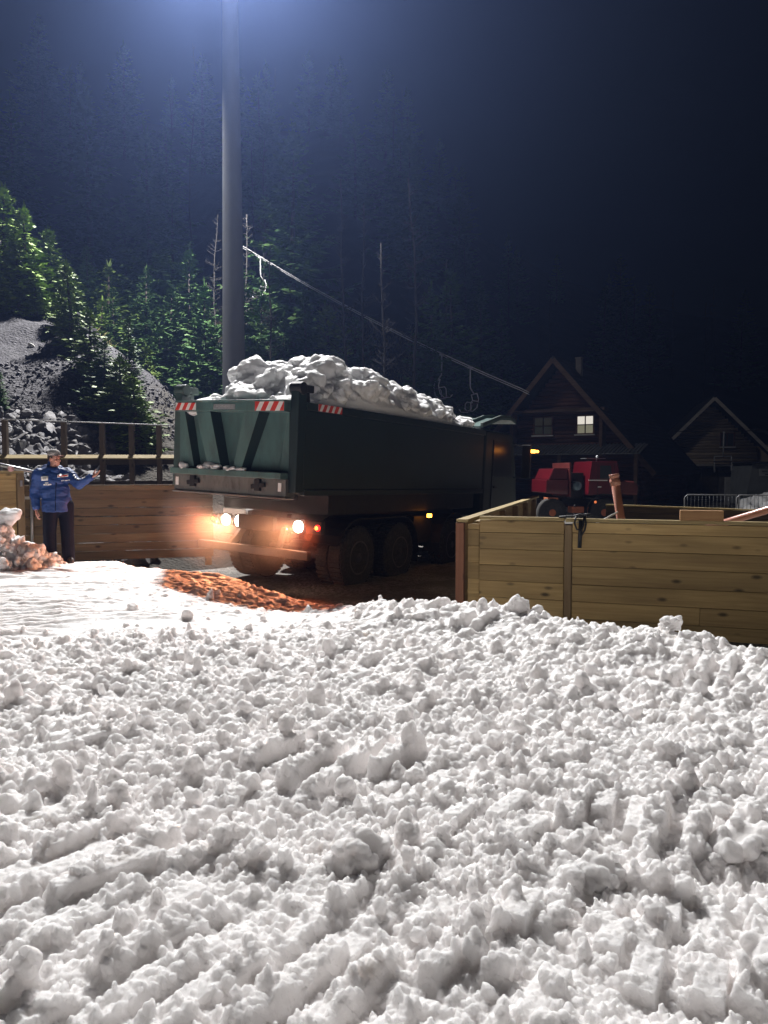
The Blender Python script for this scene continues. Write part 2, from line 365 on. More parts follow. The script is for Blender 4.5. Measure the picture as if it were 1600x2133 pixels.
def grid_sheet(name, xs, ys, hf, mat, kind="structure"):
    X, Y = np.meshgrid(xs, ys); Z = hf(X, Y); nx, ny = len(xs), len(ys)
    I = np.arange(nx * ny).reshape(ny, nx)
    F = np.stack([I[:-1, :-1], I[:-1, 1:], I[1:, 1:], I[1:, :-1]], -1).reshape(-1, 4)
    o = np_mesh(name, np.stack([X, Y, Z], -1).reshape(-1, 3), F, mat); return tag(o, kind=kind)
gx = np.concatenate([np.linspace(-300, -12, 30), np.linspace(-11.5, 14, 90), np.linspace(15, 300, 30)])
gy = np.concatenate([np.linspace(-120, 6, 30), np.linspace(6.5, 34, 90), np.linspace(35, 320, 30)])
grid_sheet("ground", gx, gy, lambda x, y: GZ + 0.025 * fbm(x * 0.7, y * 0.7, 21, 3), ground_mat())
hx = np.concatenate([np.linspace(-110, -24, 60), np.linspace(-23.6, 16, 200), np.linspace(17, 130, 70)])
hy = np.concatenate([np.linspace(12.5, 46, 220), np.linspace(46.6, 190, 120)])
grid_sheet("hillside", hx, hy, hill_h, hill_mat())

# ------------------------------------------------------------------ snow field
EX = [-14, -8, -5.7, -4.5, -3.4, -2.5, -1.85, -1.0, -0.54, 0.0, 0.74, 1.45, 2.0, 2.5, 3.0, 4.5, 7, 14]
EY = [13.2, 13.0, 12.9, 12.5, 11.7, 11.3, 10.9, 10.2, 9.5, 8.7, 7.95, 7.75, 7.1, 6.65, 6.0, 4.9, 3.9, 2.5]
BD = np.array([0.55, 0.835]); BD /= np.linalg.norm(BD)     # direction of the cleat marks
def smooth_mask(x, y):  # 1 where the groomer has left the snow packed and combed
    w = fbm(x * 0.9, y * 0.9, 40, 3) * 0.7
    return ss((y - 5.75 - 0.28 * (x + 4) + w) / 1.1) * ss((0.1 - x + w * 0.7 - 0.3 * (y - 8)) / 0.9)
def track_mask(x, y):
    w = fbm(x * 1.3, y * 1.3, 50, 3)
    a = ss((2.95 - y - 0.35 * x + 0.5 * w) / 0.5) * ss((0.35 - x + 0.4 * w) / 0.4)
    b = ss((1.25 - np.hypot((x + 0.25) / 0.85, (y - 3.75) / 0.5) + 0.3 * w) * 1.6)
    c = ss(1.2 - np.hypot((x - 0.75) / 0.55, (y - 2.25) / 0.4) + 0.25 * w)
    d = ss(1.2 - np.hypot((x - 0.95) / 0.6, (y - 3.1) / 0.3) + 0.3 * w)
    e = 0.9 * ss((w - 0.34) / 0.2)
    return np.clip(np.maximum.reduce([a, b, c, 0.9 * d, e, ss((1.2 - np.hypot((x - 2.1) / 0.4, (y - 5.3) / 0.4) + 0.3 * w) * 1.5)]), 0, 1)
def edge_t(x, y):  # 1 on the field, falling to 0 past its far edge
    yb = np.interp(x, EX, EY) + 0.22 * fbm(x * 1.6, y * 0.4, 60, 3)
    slope = np.abs(np.gradient(np.interp(np.linspace(-14, 14, 281), EX, EY), 0.1)); k = np.interp(x, np.linspace(-14, 14, 281), slope)
    return (yb - y) / np.sqrt(1 + k * k)
def snow_h(x, y, fine=True):
    wx = x + 0.05 * fbm(x * 5, y * 5, 70, 3); wy = y + 0.05 * fbm(x * 5 + 9, y * 5, 71, 3)
    sm = smooth_mask(x, y); tr = track_mask(x, y) * (1 - sm)
    base = 0.05 * fbm(x * 0.8, y * 0.8, 80, 3) - 0.26 * np.exp(-((x + 1.0) / 1.25) ** 2 - ((y - 9.6) / 1.5) ** 2)
    rough = 0.034 * domes(wx, wy, 0.26, 100, 0.3, 0.8, 0.6) + 0.050 * domes(wx, wy, 0.105, 110, 0.35, 0.8, 0.75)
    if fine:
        rough = rough + 0.050 * domes(wx, wy, 0.052, 120) + 0.036 * domes(wx, wy, 0.030, 130) + 0.020 * domes(wx, wy, 0.016, 135) + 0.018 * fbm(x * 24, y * 24, 81, 4, 0.6)
    rough = rough + 0.05 * fbm(x * 2.6, y * 2.6, 82, 3) - 0.15 * domes(wx, wy, 0.55, 105, 0.22, 0.42, 0.5)
    # cleat bars
    u = x * BD[0] + y * BD[1]; v = -x * BD[1] + y * BD[0]
    vw = v + 0.02 * fbm(x * 2, y * 2, 84, 2) + 0.10 * np.sin(u * 0.7)
    row = np.floor(vw / 0.155); ph = vw / 0.155 - row
    ul = u / 0.55 + h2(row, row * 0, 90) * 3.0; seg = np.floor(ul); up = ul - seg
    prof = ss((ph - 0.10) / 0.16) * ss((0.78 - ph) / 0.10) * ss((up - 0.05) / 0.06) * ss((0.93 - up) / 0.06)
    bars = (0.050 + 0.045 * ss((y - 2.6) / 0.4)) * prof * (0.35 + 0.85 * h2(row, seg, 91)) * (h2(row, seg, 89) > 0.22) + 0.030 * fbm(x * 7, y * 7, 92, 4, 0.6)
    if fine: bars = bars + 0.030 * domes(wx, wy, 0.06, 140, 0.3, 0.7, 0.5) + 0.018 * domes(wx, wy, 0.028, 141, 0.3, 0.8, 0.6) + 0.006 * fbm(x * 40, y * 40, 93, 2)
    # combed ridges
    c = (y - 0.16 * x + 0.12 * fbm(x * 0.6, y * 0.6, 94, 2) + 0.04 * fbm(x * 3, y * 3, 98, 2)) / 0.17
    comb = 0.062 * (1 - np.abs(np.sin(c * 3.1416))) ** 0.8 * (0.5 + 0.9 * vn(x * 1.7, y * 1.2, 95)) * ss((vn(x * 0.8, y * 1.4, 99) - 0.15) / 0.4)
    comb = comb + 0.024 * fbm(x * 6, y * 11, 96, 4, 0.6) + 0.035 * domes(wx, wy, 0.11, 150, 0.25, 0.6, 0.22 + 0.0 * x)
    gr = np.clip(1.5 * np.exp(-((x + 1.5) / 1.7) ** 2 - ((y - 9.7) / 1.5) ** 2), 0, 1)
    comb = comb * (1 - gr) + gr * (0.045 * domes(wx, wy, 0.10, 152, 0.3, 0.8, 0.8) + 0.045 * domes(wx, wy, 0.055, 154) + 0.03 * fbm(x * 5, y * 5, 97, 4, 0.6))
    h = base + sm * comb + (1 - sm) * ((1 - tr) * rough + tr * (bars + 0.25 * rough))
    t = edge_t(x, y)
    rise = 0.10 * np.exp(-((t - 0.5) / 0.5) ** 2) * (1 - sm) * ss((x + 1.0) / 1.0)   # pushed-up lip along the far edge
    k = ss((t + 0.55) / 0.75)
    return (h + rise) * (0.25 + 0.75 * k) + (1 - k) * (GZ - 0.10)
# broken clods
def ico(sub):
    b = bmesh.new(); bmesh.ops.create_icosphere(b, subdivisions=sub, radius=1.0); b.verts.ensure_lookup_table()
    V = np.array([v.co[:] for v in b.verts]); F = np.array([[v.index for v in f.verts] for f in b.faces]); b.free(); return V, F
ICO = {k: ico(k) for k in (2, 3, 4, 5)}
def n3(V, rng, freq, n=10):
    t = np.zeros(len(V))
    for _ in range(n):
        d = rng.normal(size=3); d /= np.linalg.norm(d); t += np.sin(V @ d * freq * rng.uniform(0.6, 1.5) + rng.uniform(0, 6.28))
    return t / math.sqrt(n)
def clod(seed, sub, cuts=2, lump=0.20, fine=0.04, knobs=46, crumb=0.0):
    rng = np.random.default_rng(seed); V, F = ICO[sub]; V = V.copy(); U = V.copy()
    V *= 1 + lump * n3(V, rng, 2.6)[:, None]
    for _ in range(cuts):
        d = rng.normal(size=3); d /= np.linalg.norm(d); c = rng.uniform(0.5, 0.9); e = V @ d
        V -= np.clip(e - c, 0, None)[:, None] * d * 0.9
    k = np.zeros(len(V))
    for _ in range(knobs):
        d = rng.normal(size=3); d /= np.linalg.norm(d); w = 0.13 + 0.42 * rng.uniform() ** 2.2
        k = np.maximum(k, 0.62 * w * np.sqrt(np.clip(1 - (1 - U @ d) * 2 / w ** 2, 0, 1)))
    V += U * (k + fine * n3(V, rng, 8.0) + 0.5 * fine * n3(V, rng, 17.0))[:, None]
    if crumb: V += U * (crumb * n3(V, rng, 6, 14) + 0.6 * crumb * n3(V, rng, 13, 14) + 0.4 * crumb * n3(V, rng, 27, 16))[:, None]
    V *= rng.uniform(0.75, 1.25, 3) * 0.92; return V, F
CL = {s: [clod(200 + k, s, knobs={2: 0, 3: 24, 4: 46, 5: 90}[s]) for k in range(14)] for s in (2, 3, 4, 5)}
def rotm(rng):
    q = rng.normal(size=4); q /= np.linalg.norm(q); w, x, y, z = q
    return np.array([[1 - 2 * (y * y + z * z), 2 * (x * y - z * w), 2 * (x * z + y * w)], [2 * (x * y + z * w), 1 - 2 * (x * x + z * z), 2 * (y * z - x * w)], [2 * (x * z - y * w), 2 * (y * z + x * w), 1 - 2 * (x * x + y * y)]])
def voxel_fuse(V, F4, F3, vox):
    """union of closed shells into one skin; returns quads"""
    me = bpy.data.meshes.new("fuse"); nv = len(V)
    me.vertices.add(nv); me.vertices.foreach_set("co", np.asarray(V, dtype=np.float32).ravel())
    n4 = 0 if F4 is None else len(F4); n3_ = 0 if F3 is None else len(F3)
    lv = np.concatenate([a.ravel() for a in (F4, F3) if a is not None]).astype(np.int32)
    ls = np.concatenate([np.arange(n4) * 4, n4 * 4 + np.arange(n3_) * 3]).astype(np.int32)
    me.loops.add(len(lv)); me.loops.foreach_set("vertex_index", lv); me.polygons.add(n4 + n3_); me.polygons.foreach_set("loop_start", ls)
    me.update(calc_edges=True)
    o = bpy.data.objects.new("fuse", me); COL.objects.link(o); md = o.modifiers.new("r", 'REMESH'); md.mode = 'VOXEL'; md.voxel_size = vox; md.adaptivity = 0.0
    bpy.context.view_layer.update(); dg = bpy.context.evaluated_depsgraph_get(); r = o.evaluated_get(dg).to_mesh()
    co = np.zeros(len(r.vertices) * 3, dtype=np.float32); r.vertices.foreach_get("co", co)
    tot = np.zeros(len(r.polygons), dtype=np.int32); r.polygons.foreach_get("loop_total", tot); st = np.zeros(len(r.polygons), dtype=np.int32); r.polygons.foreach_get("loop_start", st)
    vi = np.zeros(len(r.loops), dtype=np.int32); r.loops.foreach_get("vertex_index", vi)
    q = st[tot == 4]; Q = np.stack([vi[q], vi[q + 1], vi[q + 2], vi[q + 3]], 1)
    o.evaluated_get(dg).to_mesh_clear(); bpy.data.objects.remove(o); bpy.data.meshes.remove(me)
    return co.reshape(-1, 3).astype(np.float64), Q
def shell(X, Y, Z, zb):
    """close a height grid into a block with a flat bottom"""
    n, m = X.shape; I = np.arange(n * m).reshape(n, m); J = I + n * m
    F = [np.stack([I[:-1, :-1], I[:-1, 1:], I[1:, 1:], I[1:, :-1]], -1).reshape(-1, 4), np.stack([J[:-1, :-1], J[1:, :-1], J[1:, 1:], J[:-1, 1:]], -1).reshape(-1, 4)]
    for e in (I[0], I[-1][::-1], I[:, 0][::-1], I[:, -1]): F.append(np.stack([e[:-1] + n * m, e[1:] + n * m, e[1:], e[:-1]], 1))
    T = np.stack([X, Y, Z], -1).reshape(-1, 3); B = T.copy(); B[:, 2] = zb; return np.concatenate([T, B]), np.concatenate(F)
def snow_field():
    rng = np.random.default_rng(5); TH = R(52); R0, R1 = 1.5, 13.8
    th = np.linspace(-TH, TH, 980); lr = np.linspace(math.log(R0), math.log(R1), 1150)
    T, Q = np.meshgrid(th, lr); r = np.exp(Q); Z = snow_h(r * np.sin(T), r * np.cos(T))
    V, F4 = shell(T, Q, Z / r, -0.5)
    Vs = [V]; Fs = []; n = len(V)
    A = 122000; th = rng.uniform(-TH + 0.02, TH - 0.02, A); r = np.exp(rng.uniform(math.log(1.6), math.log(11.8), A)); x = r * np.sin(th); y = r * np.cos(th)
    size = np.clip(0.0095 * (1 - rng.uniform(0, 1, A) * 0.997) ** (-0.42), 0.0095, 0.052) * np.clip(0.55 + r * 0.085, 0.72, 1.1)
    sm = smooth_mask(x, y); tr = track_mask(x, y); t = edge_t(x, y)
    dens = (1 - 0.92 * sm) * (1 - 0.70 * tr) * (0.25 + 1.0 * vn(x * 1.4, y * 1.4, 160)) * np.clip((r / 4.0) ** 0.9, 0.3, 1.25)
    ok = (rng.uniform(0, 1, A) < dens * 0.42) & (t > -0.4); x, y, size, r = x[ok], y[ok], size[ok], r[ok]
    z = snow_h(x, y)
    for i in range(len(x)):
        px = size[i] / r[i] * 768
        if px < 2.0: continue
        sub = 4 if px > 9 else 3
        V, F = CL[sub][rng.integers(14)]
        W3 = (V @ rotm(rng).T) * (size[i] * np.array([1, 1, rng.choice([0.8, 1.0, 1.5])])) + np.array([x[i], y[i], z[i] + size[i] * rng.uniform(-0.35, 0.5)])
        rr = np.hypot(W3[:, 0], W3[:, 1]); Vs.append(np.stack([np.arctan2(W3[:, 0], W3[:, 1]), np.log(rr), W3[:, 2] / rr], 1)); Fs.append(F + n); n += len(V)
    BXF = np.array([(0, 1, 3), (0, 3, 2), (4, 6, 7), (4, 7, 5), (0, 4, 5), (0, 5, 1), (2, 3, 7), (2, 7, 6), (0, 2, 6), (0, 6, 4), (1, 5, 7), (1, 7, 3)])
    for (bx, by, ba, rows, ln) in ((-0.42, 3.72, 57, 7, 0.36), (0.02, 3.62, 57, 5, 0.30), (0.62, 3.05, 52, 4, 0.28), (1.02, 3.2, 66, 3, 0.36), (2.25, 5.25, 64, 5, 0.40), (-1.15, 2.75, 40, 7, 0.44), (-0.75, 2.35, 45, 7, 0.42), (0.25, 2.3, 56, 6, 0.36), (0.75, 2.25, 62, 5, 0.34), (1.25, 2.45, 66, 4, 0.30), (-1.7, 4.3, 40, 5, 0.36), (1.3, 4.4, 58, 4, 0.3), (-0.1, 5.2, 50, 4, 0.34)):
        ca, sa = math.cos(R(ba)), math.sin(R(ba))
        for k in range(rows):
            if rng.uniform() < 0.25: continue
            w_ = rng.uniform(0.075, 0.105); l_ = ln * rng.uniform(0.6, 1.15); o_ = (k - rows / 2) * 0.148 + rng.normal(0, 0.008); sh = rng.normal(0, 0.05)
            cx = bx + sa * o_ + ca * sh; cy = by - ca * o_ + sa * sh; cz = float(snow_h(cx + np.array([0, 0.1, -0.1, 0, 0]), cy + np.array([0, 0, 0, 0.1, -0.1])).mean()) + rng.uniform(-0.050, -0.016)
            C_ = np.array([(i, j, q) for i in (-1, 1) for j in (-1, 1) for q in (-1, 1)], dtype=float) * np.array([l_ / 2, w_ / 2, 0.055])
            C_[:, :2] *= np.where(C_[:, 2:] > 0, 0.86, 1.06); C_[:, 2] += C_[:, 0] * rng.normal(0, 0.06) + C_[:, 1] * rng.normal(0, 0.08)
            W3 = np.stack([cx + C_[:, 0] * ca + C_[:, 1] * sa, cy + C_[:, 0] * sa - C_[:, 1] * ca, cz + C_[:, 2]], 1)
            rr = np.hypot(W3[:, 0], W3[:, 1]); Vs.append(np.stack([np.arctan2(W3[:, 0], W3[:, 1]), np.log(rr), W3[:, 2] / rr], 1)); Fs.append(BXF[:, ::-1] + n); n += 8
    co, Qd = voxel_fuse(np.concatenate(Vs), F4, np.concatenate(Fs), 0.0018)
    rr = np.exp(co[:, 1]); V = np.stack([rr * np.sin(co[:, 0]), rr * np.cos(co[:, 0]), co[:, 2] * rr], 1)
    g = 0.5 + 0.5 * np.clip(rr / 5, 0, 1); keepsm = 1 - 0.7 * smooth_mask(V[:, 0], V[:, 1])
    V[:, 2] += keepsm * (0.013 * domes(V[:, 0] + 0.6 * V[:, 2], V[:, 1] + 0.5 * V[:, 2], 0.022, 190, 0.35, 0.8, 0.8) * 0.8 + 0.0045 * g * fbm((V[:, 0] + V[:, 2]) * 38, (V[:, 1] - V[:, 2]) * 38, 191, 3, 0.6))
    V[:, 1] += keepsm * 0.004 * g * fbm((V[:, 0] - V[:, 1]) * 34, V[:, 2] * 40, 192, 3, 0.6); V[:, 0] += keepsm * 0.004 * g * fbm(V[:, 1] * 34 + 5, V[:, 2] * 40 + V[:, 0] * 20, 193, 3, 0.6)
    lim = np.maximum(snow_h(V[:, 0], V[:, 1], False) - 0.16, GZ - 0.06)
    Qd = Qd[(V[:, 2] > lim)[Qd].all(1)]
    print("snow", len(V), len(Qd))
    parts = [V]; faces = [Qd]; n = len(V)
    # the rest of the yard round and behind the photographer, coarser
    for a0, a1, na, q0, q1, nq in ((TH, 2 * math.pi - TH, 620, 0.05, 16.0, 420), (-TH, TH, 60, 0.05, R0, 60)):
        T2, Q2 = np.meshgrid(np.linspace(a0, a1, na), np.exp(np.linspace(math.log(q0), math.log(q1), nq))); X2 = Q2 * np.sin(T2); Y2 = Q2 * np.cos(T2)
        I2 = np.arange(X2.size).reshape(X2.shape) + n; parts.append(np.stack([X2, Y2, snow_h(X2, Y2, na > 100)], -1).reshape(-1, 3)); faces.append(np.stack([I2[:-1, :-1], I2[:-1, 1:], I2[1:, 1:], I2[1:, :-1]], -1).reshape(-1, 4)); n += X2.size
    o = np_mesh("snow_ground", np.concatenate(parts), np.concatenate(faces), M['snow'])
    tag(o, "churned white snow covering the yard, combed flat on its far left", kind="structure")
snow_field()
def big_clod(name, p, r, seed, label, sq=(1, 1, 1), cuts=7, mat=None, cat="snow lump", group="large snow lumps", lump=0.16):
    rng = np.random.default_rng(seed); V, F = clod(seed, 4, cuts, 0.18, 0.03, 0); V = V * np.array(sq) * r; Vs = [V]; Fs = [F]; n = len(V)
    for k in range(46):
        p_ = V[rng.integers(len(V))] * rng.uniform(0.85, 1.0); v, f = CL[3][rng.integers(14)]
        Vs.append((v @ rotm(rng).T) * r * rng.uniform(0.10, 0.30) + p_); Fs.append(f + n); n += len(v)
    co, Q = voxel_fuse(np.concatenate(Vs), None, np.concatenate(Fs), r * 0.045)
    o = np_mesh(name, co, Q, mat or M['snow']); o.location = p
    return tag(o, label, cat, group)
def on_snow(px, py, dz=0.0, z0=0.0):
    D = 3.0
    for _ in range(30):
        q = P(px, py, D); zz = float(snow_h(np.array([q.x]), np.array([q.y]), False)[0]) + dz
        D = D * (1.5 - zz) / max(0.05, 1.5 - q.z) if q.z < 1.4 else D * 0.9
    return P(px, py, D)
def rest(px, D, up):
    q = P(px, 1300, D); q.z = float(snow_h(np.array([q.x]), np.array([D]), False)[0]) + up; return q
big_clod("snow_lump", on_snow(742, 1800), 0.120, 36, "largest rounded grey-shaded lump in the middle foreground snow", (1.0, 0.7, 1.0), 2, lump=0.1)
big_clod("snow_lump", rest(1397, 6.42, 0.085), 0.10, 32, "squarish white chunk perched alone on the snow crest before the plank wall", (1.05, 0.8, 0.75))
big_clod("snow_lump", rest(1085, 7.35, 0.09), 0.10, 33, "translucent grey chunk standing up on the crest near the wall corner", (1.0, 0.8, 1.0))
big_clod("snow_lump", rest(1462, 6.12, 0.05), 0.10, 34, "low flat chunk on the crest right of the perched squarish one", (1.3, 0.9, 0.55))
big_clod("snow_lump", on_snow(1560, 1768, 0.0), 0.16, 35, "big icy lump at the right edge of the snow, level with the pale low one", (1.0, 0.9, 0.9), 5)
big_clod("snow_lump", on_snow(1230, 1842, 0.0), 0.13, 36, "low pale lump lying flat in the right foreground snow", (1.25, 0.8, 0.7), 4)
big_clod("snow_lump", on_snow(1215, 1885 - 40, 0.0) + Vector((0.5, -0.42, 0)), 0.13, 41, "rough humped block near the bottom right of the snow", (1.2, 0.9, 0.8))
# ------------------------------------------------------------------ flood mast
def flood_mast():
    b = P(490, 1000, 32.0); base = Vector((b.x, b.y, GZ + 0.3))
    t = thing("floodlight_mast", "tall tapered steel floodlight mast standing behind the dump truck", "light mast", base)
    H = 24.4
    p = MB(); hs = np.linspace(0, H, 12); p.tube([(0, 0, h) for h in hs], [0.53 - 0.0108 * h for h in hs], 28); p.build("pole", M['mast'], t, True)
    f = MB(); f.lathe([(0.75, 0.0), (0.75, 0.05), (0.56, 0.06), (0.55, 0.12)], 28, 'Z'); f.build("base_flange", M['mast'], t)
    c = MB(); c.bar((-1.6, -0.30, H - 0.75), (1.6, -0.30, H - 0.75), 0.12, 0.12); c.build("cross_arm", M['steel'], t, bevel=0.01)
    lens = emit("floodlight_lens", (0.95, 0.97, 1.0), 60.0)
    aims = [(Vector((-1.6, 6.0, 0)), FLOOD_MAIN * 0.44, 96, 0.55), (Vector((1.8, 5.0, 0)), FLOOD_MAIN * 0.5, 112, 0.6), (Vector((-13.0, 36, 3.0)), FLOOD_SIDE, 112, 0.8), (Vector((22.0, 48, 1.0)), 1700.0, 70, 0.9)]
    for k, x in enumerate((-0.5, 0.5, -1.35, 1.35)):
        loc = Vector((x, -0.55, H - 0.8)); aim, pw, ang, bl = aims[k]
        d = (aim - (base + loc)).normalized(); q = d.to_track_quat('-Z', 'Y')
        h = MB(); h.prism([(-0.30, 0.0), (0.30, 0.0), (0.22, 0.24), (-0.22, 0.24)], 'X', -0.32, 0.32); h.bx(-0.34, 0.34, -0.32, 0.32, -0.03, 0.0)
        o = h.build("floodlight", M['steel'], t, bevel=0.01); o.location = loc; o.rotation_euler = q.to_euler()
        g = MB(); g.bx(-0.28, 0.28, -0.26, 0.26, -0.045, -0.031); g.build("lens", lens, o)
        ld = bpy.data.lights.new("flood_lamp", 'SPOT'); ld.energy = pw; ld.color = (1.0, 0.975, 0.955); ld.spot_size = R(ang); ld.spot_blend = bl; ld.shadow_soft_size = 0.45
        if k == 2:   # unseen plate added to keep this lamp's light off the mast
            ld.shadow_soft_size = 0.12; lp_ = loc + d * 0.52
            vz = MB(); vz.bx(lp_.x + 0.15, lp_.x + 0.17, lp_.y - 0.6, lp_.y + 0.6, lp_.z - 1.25, lp_.z + 0.5); vz.build("added_block_plate", M['steel'], t)
        lo = bpy.data.objects.new("flood_lamp", ld); COL.objects.link(lo); lo.parent = o; lo.location = (0, 0, -0.52)
flood_mast()

# ------------------------------------------------------------------ dump truck
def truck_matrix():
    yaw, pit, rol = 0.547, -0.019, 0.040
    cy, sy = math.cos(yaw), math.sin(yaw)
    Rz = Matrix(((cy, sy, 0), (-sy, cy, 0), (0, 0, 1)))
    Rx = Matrix(((1, 0, 0), (0, math.cos(pit), -math.sin(pit)), (0, math.sin(pit), math.cos(pit))))
    Ry = Matrix(((math.cos(rol), 0, math.sin(rol)), (0, 1, 0), (-math.sin(rol), 0, math.cos(rol))))
    m = (Rz @ Rx @ Ry).to_4x4(); m.translation = (-2.40, 12.018, -0.414); return m
TM = truck_matrix()
def warn_stripes(parent, x0, x1, y, z0, z1, side='Y', lean=1, n=4):
    """red and white hazard film: a white plate with slanted red bands"""
    w = MB(); e = 0.004
    w.bx(x0, x1, y - e, y, z0, z1) if side == 'Y' else w.bx(y, y + e, x0, x1, z0, z1)
    o = w.build("hazard_plate", M['white'], parent)
    r = MB(); h = z1 - z0; st = (x1 - x0) / n; sh = h * 0.55 * lean
    for k in range(-1, n + 1):
        a = x0 + k * st; poly = [(a + sh, z0), (a + sh + st * 0.5, z0), (a + st * 0.5, z1), (a, z1)] if lean < 0 else [(a, z0), (a + st * 0.5, z0), (a + st * 0.5 + sh, z1), (a + sh, z1)]
        poly = clipx(poly, x0, x1)
        if len(poly) >= 3: r.prism(poly, 'Y', y - 2.4 * e, y - e, 0) if side == 'Y' else r.prism(poly, 'X', y + e, y + 2.4 * e, 0)
    r.build("hazard_stripes", M['red'], o)
def clipx(poly, a, b):
    for lim, sg in ((a, 1), (b, -1)):
        out = []
        for i, p in enumerate(poly):
            q = poly[(i + 1) % len(poly)]; ip = (p[0] - lim) * sg >= 0; iq = (q[0] - lim) * sg >= 0
            if ip: out.append(p)
            if ip != iq: u = (lim - p[0]) / (q[0] - p[0]); out.append((lim, p[1] + u * (q[1] - p[1])))
        poly = out
        if not poly: break
    return poly
def wheel(parent, x, y, sgn, dual):
    w = MB(); rr = 0.53; wd = 0.56 if dual else 0.30
    prof = [(0.29, -wd / 2), (0.44, -wd / 2 + 0.0), (0.51, -wd / 2 + 0.03), (rr, -wd / 2 + 0.07), (rr, -0.02), (rr - 0.02, -0.01), (rr - 0.02, 0.01), (rr, 0.02), (rr, wd / 2 - 0.07), (0.51, wd / 2 - 0.03), (0.44, wd / 2), (0.29, wd / 2)]
    w.lathe(prof, 40, 'X')
    for k in range(40):
        a = 2 * math.pi * k / 40; c, s = math.cos(a), math.sin(a)
        for q in (-1, 1): w.box((q * wd * 0.24, c * (rr + 0.004), s * (rr + 0.004)), (wd * 0.40, 0.05, 0.022), np.array([[1, 0, 0], [0, -s, c], [0, c, s]]))
    t = w.build("wheel", M['rubber'], parent); t.location = (x, y, 0.53)
    m = MB(); e = wd / 2
    pr = [(0.285, e - 0.12), (0.288, e + 0.004), (0.26, e + 0.004), (0.24, e - 0.09), (0.12, e - 0.10), (0.11, e - 0.02), (0.07, e)]
    if dual: pr = [(0.285, e - 0.20), (0.288, e + 0.004), (0.262, e + 0.004), (0.24, e - 0.16), (0.15, e - 0.17), (0.14, e - 0.03), (0.08, e)]
    m.lathe([(a, b * sgn) for a, b in pr], 32, 'X')
    for k in range(10):
        a = 2 * math.pi * k / 10; m.lathe([(0.016, sgn * (e - (0.17 if dual else 0.10))), (0.014, sgn * (e - (0.12 if dual else 0.06)))], 6, 'X', (0, 0.19 * math.cos(a), 0.19 * math.sin(a)))
    m.build("rim", M['rim'], t)
def point_lamp(name, parent, loc, col, power, radius=0.05, spot=None, rot=None):
    ld = bpy.data.lights.new(name, 'SPOT' if spot else 'POINT'); ld.energy = power; ld.color = col; ld.shadow_soft_size = radius
    if spot: ld.spot_size = R(spot); ld.spot_blend = 0.8
    lo = bpy.data.objects.new(name, ld); COL.objects.link(lo); lo.parent = parent; lo.location = loc
    if rot: lo.rotation_euler = rot
    return lo
